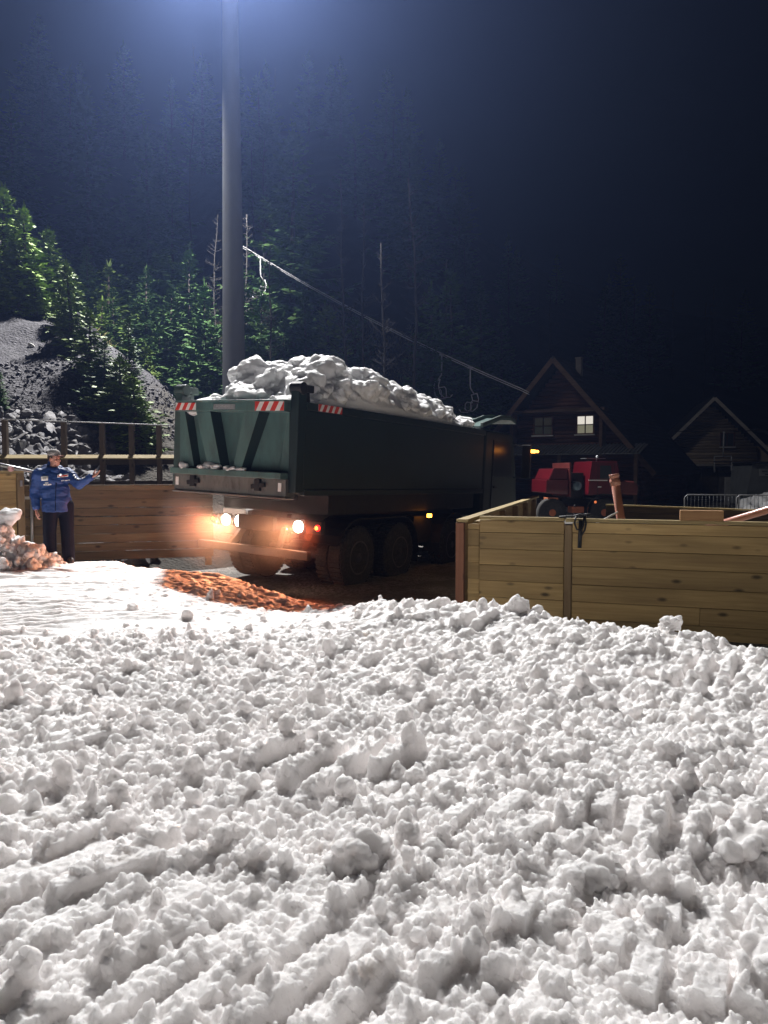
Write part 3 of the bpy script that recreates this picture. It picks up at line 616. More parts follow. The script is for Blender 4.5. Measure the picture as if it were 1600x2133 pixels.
def dump_truck():
    t = thing("dump_truck", "dark green dump truck heaped with snow, rear lights glowing, backing out past the plank gate", "truck")
    t.matrix_world = TM
    ZT, ZB = 2.98, 1.93
    # box: floor, sides, headboard
    b = MB(); x = 1.25
    b.bx(-x, -x + 0.06, 0.10, 6.57, ZB - 0.25, ZT); b.bx(-x + 0.06, x - 0.06, 0.10, 6.57, ZB - 0.33, ZB - 0.26)
    b.bx(-x + 0.06, x - 0.06, 6.51, 6.57, ZB - 0.26, ZT + 0.05)
    for xs in (-x,):
        for y in np.arange(0.9, 6.4, 0.8): b.bx(xs - 0.06, xs, y - 0.06, y + 0.06, ZB - 0.2, ZT - 0.13)
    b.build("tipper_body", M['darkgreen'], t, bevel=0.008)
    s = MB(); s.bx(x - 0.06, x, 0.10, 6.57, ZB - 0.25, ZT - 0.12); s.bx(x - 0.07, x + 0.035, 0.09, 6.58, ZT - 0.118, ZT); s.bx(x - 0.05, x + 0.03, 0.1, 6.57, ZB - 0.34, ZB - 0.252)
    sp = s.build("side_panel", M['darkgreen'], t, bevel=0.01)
    warn_stripes(sp, 0.36, 0.98, x + 0.036, ZT - 0.112, ZT - 0.004, 'X', -1, 4)
    # corner posts with the tailgate pivots
    for sx in (-1, 1):
        c = MB(); c.bx(sx * 1.19 - 0.075, sx * 1.19 + 0.075, -0.10, 0.085, ZB - 0.3, ZT + 0.17)
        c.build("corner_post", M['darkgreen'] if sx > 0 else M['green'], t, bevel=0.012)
        h = MB(); h.lathe([(0.085, -0.11), (0.095, -0.10), (0.095, 0.10), (0.085, 0.11)], 18, 'X', (sx * 1.19, -0.02, ZT + 0.19)); h.bar((sx * 1.19, 0.0, ZT + 0.20), (sx * 1.19, 0.28, ZT + 0.20), 0.13, 0.11); h.bar((sx * 1.19, 0.16, ZT + 0.0), (sx * 1.19, 0.14, ZT + 0.14), 0.11, 0.09)
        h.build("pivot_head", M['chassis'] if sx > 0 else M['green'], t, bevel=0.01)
    # tailgate
    g = MB(); g.bx(-1.11, 1.11, -0.02, 0.03, ZB, ZT - 0.02)
    def rib(xt0, xt1, xb0, xb1, d=0.20):
        z1, z0 = ZT - 0.165, ZB + 0.02; yb = -0.0202; yf = yb - d; e = 0.035
        v = [(xt0, yb, z1), (xt1, yb, z1), (xt1 - e, yf, z1), (xt0 + e, yf, z1), (xb0, yb, z0), (xb1, yb, z0), (xb1 - e, yf + 0.03, z0), (xb0 + e, yf + 0.03, z0)]
        g.add(v, [(0, 1, 2, 3), (7, 6, 5, 4), (3, 2, 6, 7), (0, 3, 7, 4), (1, 0, 4, 5)]); g.add(v, [(2, 1, 5, 6)], 1)  # right flank in a darker green, its shade put into the colour
    rib(-1.105, -0.93, -1.105, -0.72, 0.15); rib(-0.70, -0.33, -0.44, -0.10); rib(0.30, 0.66, 0.08, 0.32)
    rib(1.02, 1.108, 0.86, 1.108, 0.04)
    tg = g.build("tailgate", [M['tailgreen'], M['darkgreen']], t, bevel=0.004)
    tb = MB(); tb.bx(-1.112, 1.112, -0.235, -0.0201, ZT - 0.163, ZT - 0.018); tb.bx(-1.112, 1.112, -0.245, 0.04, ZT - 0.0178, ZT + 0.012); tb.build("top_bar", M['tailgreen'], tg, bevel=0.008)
    warn_stripes(tg, -1.105, -0.66, -0.2355, ZT - 0.145, ZT - 0.03, 'Y', 1, 3)
    warn_stripes(tg, 0.56, 1.105, -0.2355, ZT - 0.155, ZT - 0.02, 'Y', -1, 3)
    pl = MB(); pl.bx(-0.28, 0.16, -0.242, -0.2352, ZT - 0.135, ZT - 0.055); pp = pl.build("maker_plate", M['steel'], tg)
    lt = MB(); xx = -0.24
    for wd in (0.07, 0.045, 0.045, 0.05, 0.065):   # worn raised letters, not legible in the photo
        lt.bx(xx, xx + wd, -0.2445, -0.2422, ZT - 0.12, ZT - 0.107); lt.bx(xx, xx + wd, -0.2445, -0.2422, ZT - 0.083, ZT - 0.07); lt.bx(xx + wd * 0.1, xx + wd * 0.35, -0.2445, -0.2422, ZT - 0.107, ZT - 0.083); xx += wd + 0.022
    lt.build("raised_letters", M['render'], pp)
    # lower ledge and sill below the gate
    l = MB(); l.bx(-1.17, 1.10, -0.26, 0.05, ZB - 0.105, ZB - 0.008); l.build("gate_ledge", M['tailgreen'], t, bevel=0.01)
    k = MB(); k.bx(-1.17, 1.13, -0.16, 0.06, ZB - 0.37, ZB - 0.106); k.bx(-1.17, 1.17, -0.20, 0.0, ZB - 0.40, ZB - 0.371)
    sk = k.build("rear_sill", M['skirt'], t, bevel=0.008)
    rng = np.random.default_rng(3)
    sd = MB()
    for (cx, r) in ((-0.45, 0.10), (-0.36, 0.12), (-0.26, 0.09), (-0.53, 0.06)):
        V, F = clod(int(300 + cx * 10), 3); sd.add(V * np.array([r * 1.3, 0.07, r * 0.75]) + np.array([cx, -0.19, ZB + 0.02]), F)
    sd.build("stuck_snow", M['snow_load'], t, True)
    sd = MB()
    for cx in (0.02, 0.11, 0.20, 0.29): V, F = clod(int(320 + cx * 50), 3); sd.add(V * np.array([0.09, 0.05, 0.038]) + np.array([cx, -0.20, ZB + 0.012]), F)
    sd.build("stuck_snow", M['snow_load'], t, True)
    V, F = clod(291, 3); sd = MB(); sd.add(V * np.array([0.09, 0.07, 0.05]) + np.array([-0.92, -0.19, ZB + 0.02]), F); sd.build("stuck_snow", M['snow_load'], t, True)
    for hx in (-0.72, 0.62):
        hk = MB(); hk.bx(hx - 0.05, hx + 0.05, -0.22, -0.161, ZB - 0.30, ZB - 0.12); hk.bar((hx - 0.12, -0.19, ZB - 0.24), (hx + 0.13, -0.19, ZB - 0.20), 0.05, 0.07); hk.build("gate_latch", M['chassis'], sk, bevel=0.008)
    for rx in (-1.10, 1.02):
        rf = MB(); rf.bx(rx - 0.03, rx + 0.03, -0.168, -0.1605, ZB - 0.29, ZB - 0.16); rf.build("reflector", M['white'], sk)
    # chassis, axles, mudguards
    c = MB()
    for sx in (-1, 1): c.bx(sx * 0.42 - 0.05, sx * 0.42 + 0.05, 0.85, 8.4, 0.92, 1.24)
    for y in (0.55, 2.2, 3.8, 5.9, 7.6): c.bx(-0.37, 0.37, y - 0.05, y + 0.05, 0.96, 1.2)
    for y in (1.75, 3.12, 5.3, 7.25): c.lathe([(0.09, -0.85), (0.11, -0.2), (0.2, -0.15), (0.2, 0.15), (0.11, 0.2), (0.09, 0.85)], 14, 'X', (0, y, 0.53))
    c.bx(-0.5, 0.5, 0.30, 6.5, ZB - 0.46, ZB - 0.335); c.bx(-1.12, 1.12, 0.95, 6.45, 1.26, ZB - 0.345)
    for sx in (-1, 1): c.bx(sx * 0.86 - 0.22, sx * 0.86 + 0.22, 3.85, 4.6, 0.62, 1.15)
    c.build("chassis", M['chassis'], t, bevel=0.008)
    for y, dual in ((1.75, True), (3.12, True), (5.3, False), (7.25, False)):
        for sx in (-1, 1): wheel(t, sx * (0.95 if dual else 1.07), y, sx, dual)
    for sx in (-1, 1):
        m = MB(); pts = [(sx * 0.95, 1.75 + 0.68 * math.cos(a), 0.53 + 0.66 * math.sin(a)) for a in np.linspace(R(158), R(80), 7)] + [(sx * 0.95, 3.12 + 0.68 * math.cos(a), 0.53 + 0.66 * math.sin(a)) for a in np.linspace(R(100), R(-20), 9)]
        for p, q in zip(pts[:-1], pts[1:]): m.bar(p, q, 0.58, 0.02, (0, 0, 1) if abs(q[2] - p[2]) < abs(q[1] - p[1]) else (0, 1, 0))
        m.build("mudguard", M['chassis'], t)
        for y in (5.3, 7.25):
            m = MB(); pts = [(sx * 1.07, y + 0.66 * math.cos(a), 0.53 + 0.66 * math.sin(a)) for a in np.linspace(R(190), R(-10), 13)]
            for p, q in zip(pts[:-1], pts[1:]): m.bar(p, q, 0.36, 0.02, (0, 0, 1) if abs(q[2] - p[2]) < abs(q[1] - p[1]) else (0, 1, 0))
            m.build("mudguard", M['chassis'], t)
    # underrun bar and lamp beam
    u = MB(); u.bx(-1.15, 1.15, 0.40, 0.50, 0.58, 0.70); u.bx(-1.15, 1.15, 0.385, 0.50, 0.7005, 0.712)
    for sx in (-1, 1): u.bar((sx * 0.5, 0.48, 0.66), (sx * 0.42, 0.75, 1.0), 0.08, 0.1)
    u.build("underrun_bar", surf("bar_paint", (0.05, 0.042, 0.036), 0.4, 0.3, 0.2, 4.0, dirt=(0.03, 0.025, 0.02)), t, bevel=0.01)
    lb = MB(); lb.bx(-1.15, 1.15, 0.76, 0.84, 0.96, 1.17); lbo = lb.build("lamp_beam", M['chassis'], t, bevel=0.008)
    pt = MB(); pt.bx(-0.92, -0.42, 0.735, 0.745, 1.145, 1.255); pt.build("number_plate", M['white'], t)
    amber = emit("tail_red_amber", (1.0, 0.10, 0.015), 16.0); white = emit("reversing_white", (1.0, 0.80, 0.64), 45.0); red = emit("tail_red", (1.0, 0.02, 0.02), 4.0)
    def lamp(nm, x, z, w, h, mat, lens2=None):
        hs = MB(); hs.bx(x - w / 2 - 0.02, x + w / 2 + 0.02, 0.715, 0.759, z - h / 2 - 0.02, z + h / 2 + 0.02); ho = hs.build(nm, M['chassis'], t, bevel=0.006)
        ln = MB(); rr_ = min(w, h * 1.15) / 2; ln.lathe([(rr_, 0.7145), (rr_ * 0.93, 0.700), (rr_ * 0.6, 0.688), (rr_ * 0.2, 0.684)], 24, 'Y', (x, 0, z)); ln.build("lens", mat, ho, True); return ho
    zl = 1.066
    for sx in (-1, 1):
        a = lamp("tail_lamp", sx * 1.10, zl, 0.10, 0.15, red)
        i = MB(); i.lathe([(0.032, 0.0), (0.028, 0.006)], 14, 'Y', (sx * 1.10, 0.676, zl)); i.build("bulb_glow", amber, a)
        point_lamp("tail_glow", a, (sx * 1.10, 0.58, zl), (1.0, 0.15, 0.05), 85.0, 0.05, 118, (R(-72), 0, 0))
    for x, w in ((-0.83, 0.19), (-0.52, 0.22), (0.72, 0.19)):
        a = lamp("reversing_lamp", x, zl - 0.005, w, 0.18, white)
        point_lamp("reversing_glow", a, (x, 0.58, zl - 0.005), (1.0, 0.40, 0.18), 170.0, 0.06, 112, (R(-66), 0, 0))
    # amber side marker
    s = MB(); s.bx(1.2, 1.262, 4.15, 4.25, 1.13, 1.20); s.build("side_marker", emit("marker_amber", (1.0, 0.33, 0.03), 14.0), t, bevel=0.008)
    # cab
    cb = MB(); prof = [(6.75, 1.05), (8.70, 1.05), (8.80, 1.35), (8.72, 1.95), (8.42, 2.92), (8.3, 3.0), (6.78, 3.0)]
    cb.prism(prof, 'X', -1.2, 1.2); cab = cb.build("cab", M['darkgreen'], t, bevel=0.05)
    for sx in (-1, 1):
        w = MB(); w.prism([(7.25, 1.95), (8.45, 1.95), (8.22, 2.75), (7.25, 2.75)], 'X', sx * 1.201 - 0.006, sx * 1.201 + 0.006); w.build("side_window", M['glass_dark'], cab)
        d = MB(); d.bar((sx * 1.206, 7.2, 1.2), (sx * 1.206, 7.2, 2.8), 0.012, 0.02); d.bx(sx * 1.22 - 0.02, sx * 1.22 + 0.02, 7.3, 7.45, 1.70, 1.74); d.build("door_handle", M['chassis'], cab)
        m = MB(); m.bar((sx * 1.2, 8.4, 2.75), (sx * 1.5, 8.55, 2.70), 0.03, 0.03); m.bar((sx * 1.2, 8.5, 1.95), (sx * 1.5, 8.55, 2.0), 0.03, 0.03); m.bx(sx * 1.5 - 0.11, sx * 1.5 + 0.11, 8.5, 8.58, 1.95, 2.75); mo = m.build("mirror", M['chassis'], cab, bevel=0.015)
        if sx > 0:
            i = MB(); i.bx(1.63, 1.72, 8.46, 8.53, 2.56, 2.64); i.bx(1.74, 1.80, 8.46, 8.53, 2.57, 2.63); i.bx(1.58, 1.80, 8.531, 8.55, 2.58, 2.62); i.build("indicator", emit("indicator_amber", (1.0, 0.33, 0.04), 9.0), mo, bevel=0.006)
    ws = MB(); ws.bar((0, 8.745, 2.05), (0, 8.50, 2.75), 2.0, 0.008, (0, 1, 0.3)); ws.build("windscreen", M['glass_dark'], cab)
    # canopy over the cab
    cp = MB(); pts = [(6.57, ZT + 0.05), (7.6, ZT + 0.30), (8.15, ZT + 0.33), (8.5, ZT + 0.26)]
    for (a, b_) in zip(pts[:-1], pts[1:]): cp.prism([a, b_, (b_[0], b_[1] + 0.035), (a[0], a[1] + 0.035)], 'X', -1.2, 1.2)
    cpo = cp.build("cab_canopy", M['tailgreen'], t)
    for xr in (-1.17, -0.5, 0.15, 0.75, 1.17):
        r = MB()
        for (a, b_) in zip(pts[:-1], pts[1:]): r.bar((xr, a[0], a[1] + 0.07), (xr, b_[0], b_[1] + 0.07), 0.06, 0.07)
        r.build("canopy_rib", M['green'], cpo, bevel=0.006)
    return t
truck = dump_truck()

def snow_load():
    rng = np.random.default_rng(11)
    def top(x, y):  # heap surface above the rim, truck axes
        prof = np.interp(y, [0.0, 0.25, 0.7, 1.3, 2.0, 2.8, 3.6, 4.4, 5.0, 5.6, 6.1, 6.5], [0.0, 0.16, 0.52, 0.72, 0.78, 0.74, 0.64, 0.56, 0.48, 0.34, 0.20, 0.04])
        return prof * np.clip(1 - (np.abs(x - 0.22) / np.where(x > 0.22, 1.1, 1.12)) ** 2.4, 0, 1) * 1.08 - 0.04
    xs = np.linspace(-1.18, 1.18, 60); ys = np.linspace(0.06, 6.48, 150); X, Y = np.meshgrid(xs, ys)
    Z = 2.95 + top(X, Y) + 0.08 * fbm(X * 3, Y * 3, 170, 3)
    blobs = []
    n = 0
    while n < 620:
        x = rng.uniform(-1.15, 1.15); y = rng.uniform(0.12, 6.1); r = rng.choice([0.05, 0.08, 0.13, 0.20, 0.30], p=[0.36, 0.28, 0.18, 0.12, 0.06])
        tp = float(top(np.array([x]), np.array([y]))[0])
        if abs(x) + r * 0.9 > 1.24 or r * 0.8 > tp + 0.18 or y + r > 6.5: continue
        V, F = clod(500 + n, 4 if r > 0.07 else 3, 3, 0.2, 0.03, 30, 0.03)
        V = (V @ rotm(rng).T) * np.array([1.15, 1.15, 0.9]) * r + np.array([x, y, 2.95 + tp - 0.25 * r]); V[:, 2] = np.maximum(V[:, 2], 2.7)
        V[:, 0] = np.clip(V[:, 0], -1.185, 1.185) if tp < 0.2 else V[:, 0]
        blobs.append((V, F)); n += 1
    for (x, y, r, sq) in ((-0.35, 0.95, 0.40, (1, 1.0, 1.0)), (0.35, 1.5, 0.42, (1, 1.2, 0.95)), (-0.1, 2.2, 0.40, (1, 1, 0.9)), (0.72, 2.4, 0.40, (0.8, 1.2, 0.8)), (0.75, 3.6, 0.34, (0.9, 1.5, 0.8)), (0.3, 3.3, 0.36, (1, 1, 0.8)), (0.75, 4.7, 0.3, (0.9, 1.2, 0.8)), (0.4, 5.1, 0.3, (1, 1.2, 0.9)), (0.85, 6.0, 0.28, (1.0, 1.35, 0.8)), (0.75, 5.4, 0.26, (1, 1.2, 0.8)), (-0.42, 0.5, 0.22, (1, 1, 0.9)), (0.8, 0.75, 0.28, (1, 1, 0.9)), (0.05, 0.55, 0.24, (1, 0.8, 0.9))):
        V, F = clod(900 + int(y * 100), 5, 3, 0.2, 0.02, 40, 0.04); tp = float(top(np.array([x]), np.array([y]))[0])
        blobs.append((V * np.array(sq) * r + np.array([x, y, 2.95 + tp * 0.82]), F))
    V, F4 = shell(X, Y, Z, 2.5); Fs = []; Vs = [V]; n = len(V)
    for v, f in blobs: Vs.append(v); Fs.append(np.asarray(f) + n); n += len(v)
    co, Qd = voxel_fuse(np.concatenate(Vs), F4, np.concatenate(Fs), 0.016)
    nz = fbm(co[:, 0] * 9 + co[:, 2] * 7, co[:, 1] * 9 - co[:, 2] * 5, 175, 4, 0.6); co[:, 2] += 0.018 * nz; co[:, 1] += 0.012 * fbm(co[:, 0] * 11 + 3, co[:, 2] * 11, 176, 3)
    o = np_mesh("snow_load", co, Qd, M['snow_load'])
    o.matrix_world = TM
    tag(o, "heap of big white snow clods piled above the rim of the dump truck bed", "snow heap")
snow_load()

# ------------------------------------------------------------------ plank walls on the right
def oriented(a, b):
    a, b = Vector(a), Vector(b); return math.atan2(b.y - a.y, b.x - a.x), (Vector((b.x, b.y, 0)) - Vector((a.x, a.y, 0))).length
def planks(mb, x0, x1, z0, z1, h, y=0.0, th=0.045, seed=0, ends=True, gap=0.004, jit=0.004):
    rng = np.random.default_rng(seed); z = z0
    while z < z1 - 0.02:
        hh = min(h * rng.uniform(0.94, 1.06), z1 - z); cuts = [x0, x1]
        if ends and x1 - x0 > 2.2 and rng.uniform() < 0.6: cuts = [x0, rng.uniform(x0 + 0.6, x1 - 0.6), x1]
        for a, b in zip(cuts[:-1], cuts[1:]):
            yo = rng.uniform(-jit, jit)
            mb.bx(a + 0.001, b - 0.001, y + yo, y + th + yo, z, z + hh - gap)
        z += hh
def plank_wall_right():
    a = P(958, 1080, 9.42); b = P(1600, 1086, 8.35); rz, ln = oriented(a, b)
    t = thing("plank_wall", "long pale plank wall facing the churned snow, with a block and strap on its top", "wall", (a.x, a.y, GZ), rz)
    H = a.z - GZ - 0.03
    p = MB(); planks(p, 0.09, 0.235, 0.0, H - 0.03, 0.2, 0.05, 0.045, 1); p.build("plank_panel", M['fence'], t, bevel=0.005)
    p = MB(); planks(p, 0.245, 1.255, -0.02, H + 0.02, 0.2, 0.0, 0.05, 2); p.build("plank_panel", M['fence'], t, bevel=0.005)
    p = MB(); planks(p, 1.35, 7.6, -0.02, H + 0.012, 0.205, 0.0, 0.05, 3); p.build("plank_panel", M['fence'], t, bevel=0.005)
    p = MB(); p.bx(1.262, 1.343, -0.012, 0.04, -0.02, H - 0.02); p.build("batten", M['post'], t, bevel=0.004)
    c = MB(); c.bx(0.245, 1.255, -0.004, 0.10, H + 0.0225, H + 0.062); c.build("top_rail", M['rail'], t, bevel=0.004)
    c = MB(); c.bx(1.27, 3.9, -0.004, 0.10, H + 0.0145, H + 0.055); c.bx(3.904, 7.6, -0.004, 0.10, H + 0.0145, H + 0.055); c.build("top_rail", M['rail'], t, bevel=0.004)
    c = MB(); c.bx(0.1, 7.6, 0.0995 - 0.04, 0.0985, 0.0, H - 0.06); c.build('added_leak_board', M['fence'], t)  # sheet added behind the planks to stop light leaking through
    for x in (1.9, 3.9, 5.9, 7.4):
        c = MB(); c.bx(x - 0.05, x + 0.05, 0.101, 0.20, -0.05, H + 0.01); c.build("post", M['post'], t, bevel=0.004)
    return t, H, rz, a
wall_r, WH, WRZ, WA = plank_wall_right()
def wall_pt(px, py, dy=0.0, D0=9.0):
    """point over the right wall's line under photo column px"""
    dx = (px - 800.0) / 1600.0 / math.cos(PITCH); c, s = math.cos(WRZ), math.sin(WRZ)
    # ray x = dx*D ; line (WA.x + c u, WA.y + s u)
    u = (dx * WA.y - WA.x) / (c - dx * s); return Vector((WA.x + c * u - s * dy, WA.y + s * u + c * dy, 0)), u
def plank_wall_side():
    a = P(956, 1080, 9.42); b = P(1113, 1030, 18.0); rz, ln = oriented(a, b)
    t = thing("plank_wall", "narrow plank wall running back beside the dump truck, end post coloured with tail-lamp red", "wall", (a.x, a.y, GZ), rz)
    H = a.z - GZ
    p = MB(); planks(p, 0.085, ln - 0.05, 0.0, H - 0.05, 0.2, -0.05, 0.045, 5); p.build("plank_panel", M['fence'], t, bevel=0.004)
    c = MB(); c.bx(0.0, ln, -0.11, 0.03, H - 0.048, H - 0.008); c.build("top_rail", M['rail'], t, bevel=0.004)
    c = MB(); c.bx(-0.02, 0.08, -0.065, 0.035, 0.0, H - 0.05); c.build("post", M['taillit_post'], t, bevel=0.004)["label"] = "end post coloured with tail-lamp red"
    for x in np.arange(1.5, ln, 1.6):
        c = MB(); c.bx(x - 0.045, x + 0.045, -0.15, -0.0502, 0.0, H - 0.05); c.build("post", M['post'], t, bevel=0.004)
    c = MB(); c.bx(0.35, 0.9, -0.30, -0.12, H - 0.09, H - 0.05); c.build("brace_board", M['rail'], t, bevel=0.004)
plank_wall_side()
def on_wall_items():
    ztop = GZ + WH + 0.056
    q, u = wall_pt(1462, 0, 0.05); o = MB(); o.bx(-0.225, 0.225, -0.07, 0.07, 0.0, 0.115); b = o.build("wood_block", M['block'], None, bevel=0.006); b.location = (q.x, q.y, ztop + 0.001); b.rotation_euler = (0, 0, WRZ)
    tag(b, "short offcut of timber lying on the plank wall's top rail", "wood block")
    q, u = wall_pt(1208, 0, -0.02)
    def lp(x, y, z): return (q.x + x * math.cos(WRZ) - y * math.sin(WRZ), q.y + x * math.sin(WRZ) + y * math.cos(WRZ), z)
    s = MB(); z = ztop
    s.tube([lp(-0.24, 0.04, z + 0.012), lp(-0.15, 0.03, z + 0.02), lp(-0.05, 0.02, z + 0.03), lp(0.05, 0.0, z + 0.02)], 0.014, 8)
    s.tube([lp(-0.10, 0.03, z + 0.015), lp(0.0, -0.01, z + 0.05), lp(0.09, 0.01, z + 0.03), lp(0.20, 0.04, z + 0.014)], 0.013, 8)
    s.tube([lp(-0.04, 0.0, z + 0.03), lp(-0.055, -0.035, z - 0.05), lp(-0.03, -0.035, z - 0.12), lp(0.02, -0.04, z - 0.14), lp(0.045, -0.035, z - 0.07), lp(0.05, -0.01, z + 0.03), lp(0.0, 0.02, z + 0.04)], 0.011, 8)
    s.tube([lp(0.06, 0.0, z + 0.03), lp(0.075, -0.035, z - 0.05), lp(0.06, -0.035, z - 0.13), lp(0.02, -0.036, z - 0.2)], 0.011, 8)
    s.bar(lp(0.015, -0.032, z - 0.02), lp(0.005, -0.026, z - 0.34), 0.006, 0.045, (math.cos(WRZ), math.sin(WRZ), 0))
    s.tube([lp(0.05, 0.0, z + 0.05), lp(0.12, 0.01, z + 0.055), lp(0.15, 0.03, z + 0.03), lp(0.06, 0.03, z + 0.02)], 0.012, 8)
    tag(s.build("strap", M['blackstrap'], None, True), "tangled black strap hanging over the plank wall's top rail", "strap")
    # yard side: pipes and rails behind the wall
    a = P(1279, 988, 11.0); b = P(1298, 1110, 11.0); d = (b - a).normalized()
    pp = thing("drain_pipe", "shiny terracotta drain pipe leaning upright behind the plank wall", "pipe")
    m = MB(); e = a + d * 2.0; m.tube([a, e], 0.062, 26); m.build("tube", M['pipe'], pp, True)
    m = MB(); m.tube([a - d * 0.004, a + d * 0.03, a + d * 0.031, a + d * 0.07, a + d * 0.071, a + d * 0.16], [0.071, 0.073, 0.066, 0.066, 0.075, 0.073], 26); m.build("socket_collar", M['pipe'], pp, True)
    pp2 = thing("drain_pipe", "terracotta drain pipe lying low behind the wall at the right edge", "pipe")
    a = P(1530, 1083, 10.2); b = P(1640, 1050, 9.6); m = MB(); m.tube([a + (a - b) * 0.8, a, b, b + (b - a) * 0.6], 0.05, 22); m.build("tube", M['pipe'], pp2, True)
    e = b + (b - a) * 0.6; dd = (b - a).normalized(); m = MB(); m.tube([e - dd * 0.16, e - dd * 0.02, e], [0.061, 0.063, 0.06], 22); m.build("socket_collar", M['pipe'], pp2, True)
    # second wall of the pen behind
    a = P(1262, 1051, 14.0); b = P(1660, 1080, 11.6); rz, ln = oriented(a, b)
    t = thing("plank_wall", "dark far plank wall of the pen, pale strip along its top, behind the timber block", "wall", (a.x, a.y, GZ), rz)
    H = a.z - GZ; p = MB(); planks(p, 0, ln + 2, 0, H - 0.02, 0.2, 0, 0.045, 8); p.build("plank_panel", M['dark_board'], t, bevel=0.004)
    p = MB(); p.bx(0, ln + 2, -0.01, 0.06, H - 0.019, H + 0.008); p.build("top_rail", M['rail'], t)
    m = MB(); a = P(1262, 1080, 10.6); b = P(1285, 1068, 10.6); m.tube([a + (a - b) * 1.5, b + (b - a) * 0.1], 0.012, 10)
    tag(m.build("thin_rod", M['white'], None, True), "thin pale rod poking up beside the leaning drain pipe", "rod")
on_wall_items()

# ------------------------------------------------------------------ gate, box and railing on the left
def plank_gate():
    a = P(48, 1000, 13.3); b = P(443, 1020, 14.2); rz, ln = oriented(a, b)
    t = thing("plank_gate", "wide open plank gate standing behind the man in the blue jacket", "gate", (a.x, a.y, 0), rz)
    z0 = P(300, 1164, 13.8).z; z1 = P(300, 1012, 13.8).z
    p = MB(); rng = np.random.default_rng(4); z = z0; k = 0
    while z < z1 - 0.03:
        h = min(0.155, z1 - z); tilt = rng.uniform(-0.004, 0.004); g = (0.016 if k in (1, 4, 5) else 0.004)
        p.box((ln / 2, rng.uniform(-0.004, 0.004), z + h / 2), (ln, 0.04, h - g), np.array(Matrix.Rotation(tilt * 0.4, 3, 'Y'))); z += h; k += 1
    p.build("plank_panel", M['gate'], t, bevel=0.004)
    for x in (0.12, ln * 0.5, ln - 0.09):
        c = MB(); c.bx(x - 0.06, x + 0.06, 0.024, 0.09, z0 - (0.16 if x > ln * 0.8 else 0.0), z1 + 0.0); c.build("upright", M['post'], t, bevel=0.004)
    c = MB(); c.bx(0.0, ln, -0.03, 0.05, z1 - 0.008, z1 + 0.02); c.build("top_rail", M['gate'], t, bevel=0.004)
    for z in (z1 - 0.2, z0 + 0.25):
        hg = MB(); hg.lathe([(0.025, -0.06), (0.025, 0.06)], 10, 'Z', (0.0, -0.03, z)); hg.bx(0.0, 0.34, -0.032, -0.026, z - 0.025, z + 0.025); hg.build("hinge", M['steel'], t)
plank_gate()
def plank_box_left():
    a = P(-160, 958, 11.6); b = P(48, 983, 12.75); rz, ln = oriented(a, b)
    t = thing("plank_wall", "weathered yellowish plank wall with end post at the left edge by the gate", "wall", (a.x, a.y, 0), rz)
    z1 = b.z
    p = MB(); planks(p, 0, ln - 0.12, GZ, z1 - 0.02, 0.2, 0, 0.045, 12); p.build("plank_panel", M['fence'], t, bevel=0.004)
    c = MB(); c.bx(0, ln - 0.0, -0.03, 0.12, z1 - 0.019, z1 + 0.02); c.build("top_rail", M['rail'], t, bevel=0.004)
    c = MB(); c.bx(ln - 0.115, ln, -0.035, 0.075, GZ, z1 - 0.0195); c.build("post", M['post'], t, bevel=0.005)
    l = MB(); l.bx(ln - 0.075, ln - 0.04, -0.055, -0.036, z1 - 0.24, z1 - 0.14); l.build("latch_plate", M['steel'], t)
    g = thing("guard_rail", "grey metal rail sloping over the weathered plank wall behind the man", "rail")
    m = MB(); p0 = P(-60, 955, 13.0); p1 = P(104, 991, 13.4); m.tube([p0, p1], 0.035, 14); m.build("handrail", M['steel'], g, True)
    for f in (0.15, 0.75):
        q = p0.lerp(p1, f); m = MB(); m.tube([q, (q.x, q.y, GZ)], 0.025, 12); m.build("post", M['steel'], g, True)
    m = MB(); q = P(22, 977, 12.4); V, F = clod(77, 3); m.add(V * np.array([0.06, 0.05, 0.035]) + np.array(q), F.tolist())
    tag(m.build("pink_rag", surf("pink_cloth", (0.55, 0.30, 0.28), 0.8, var=0.4, vscale=14), None, True), "crumpled pinkish rag on top of the weathered plank wall", "rag")
plank_box_left()
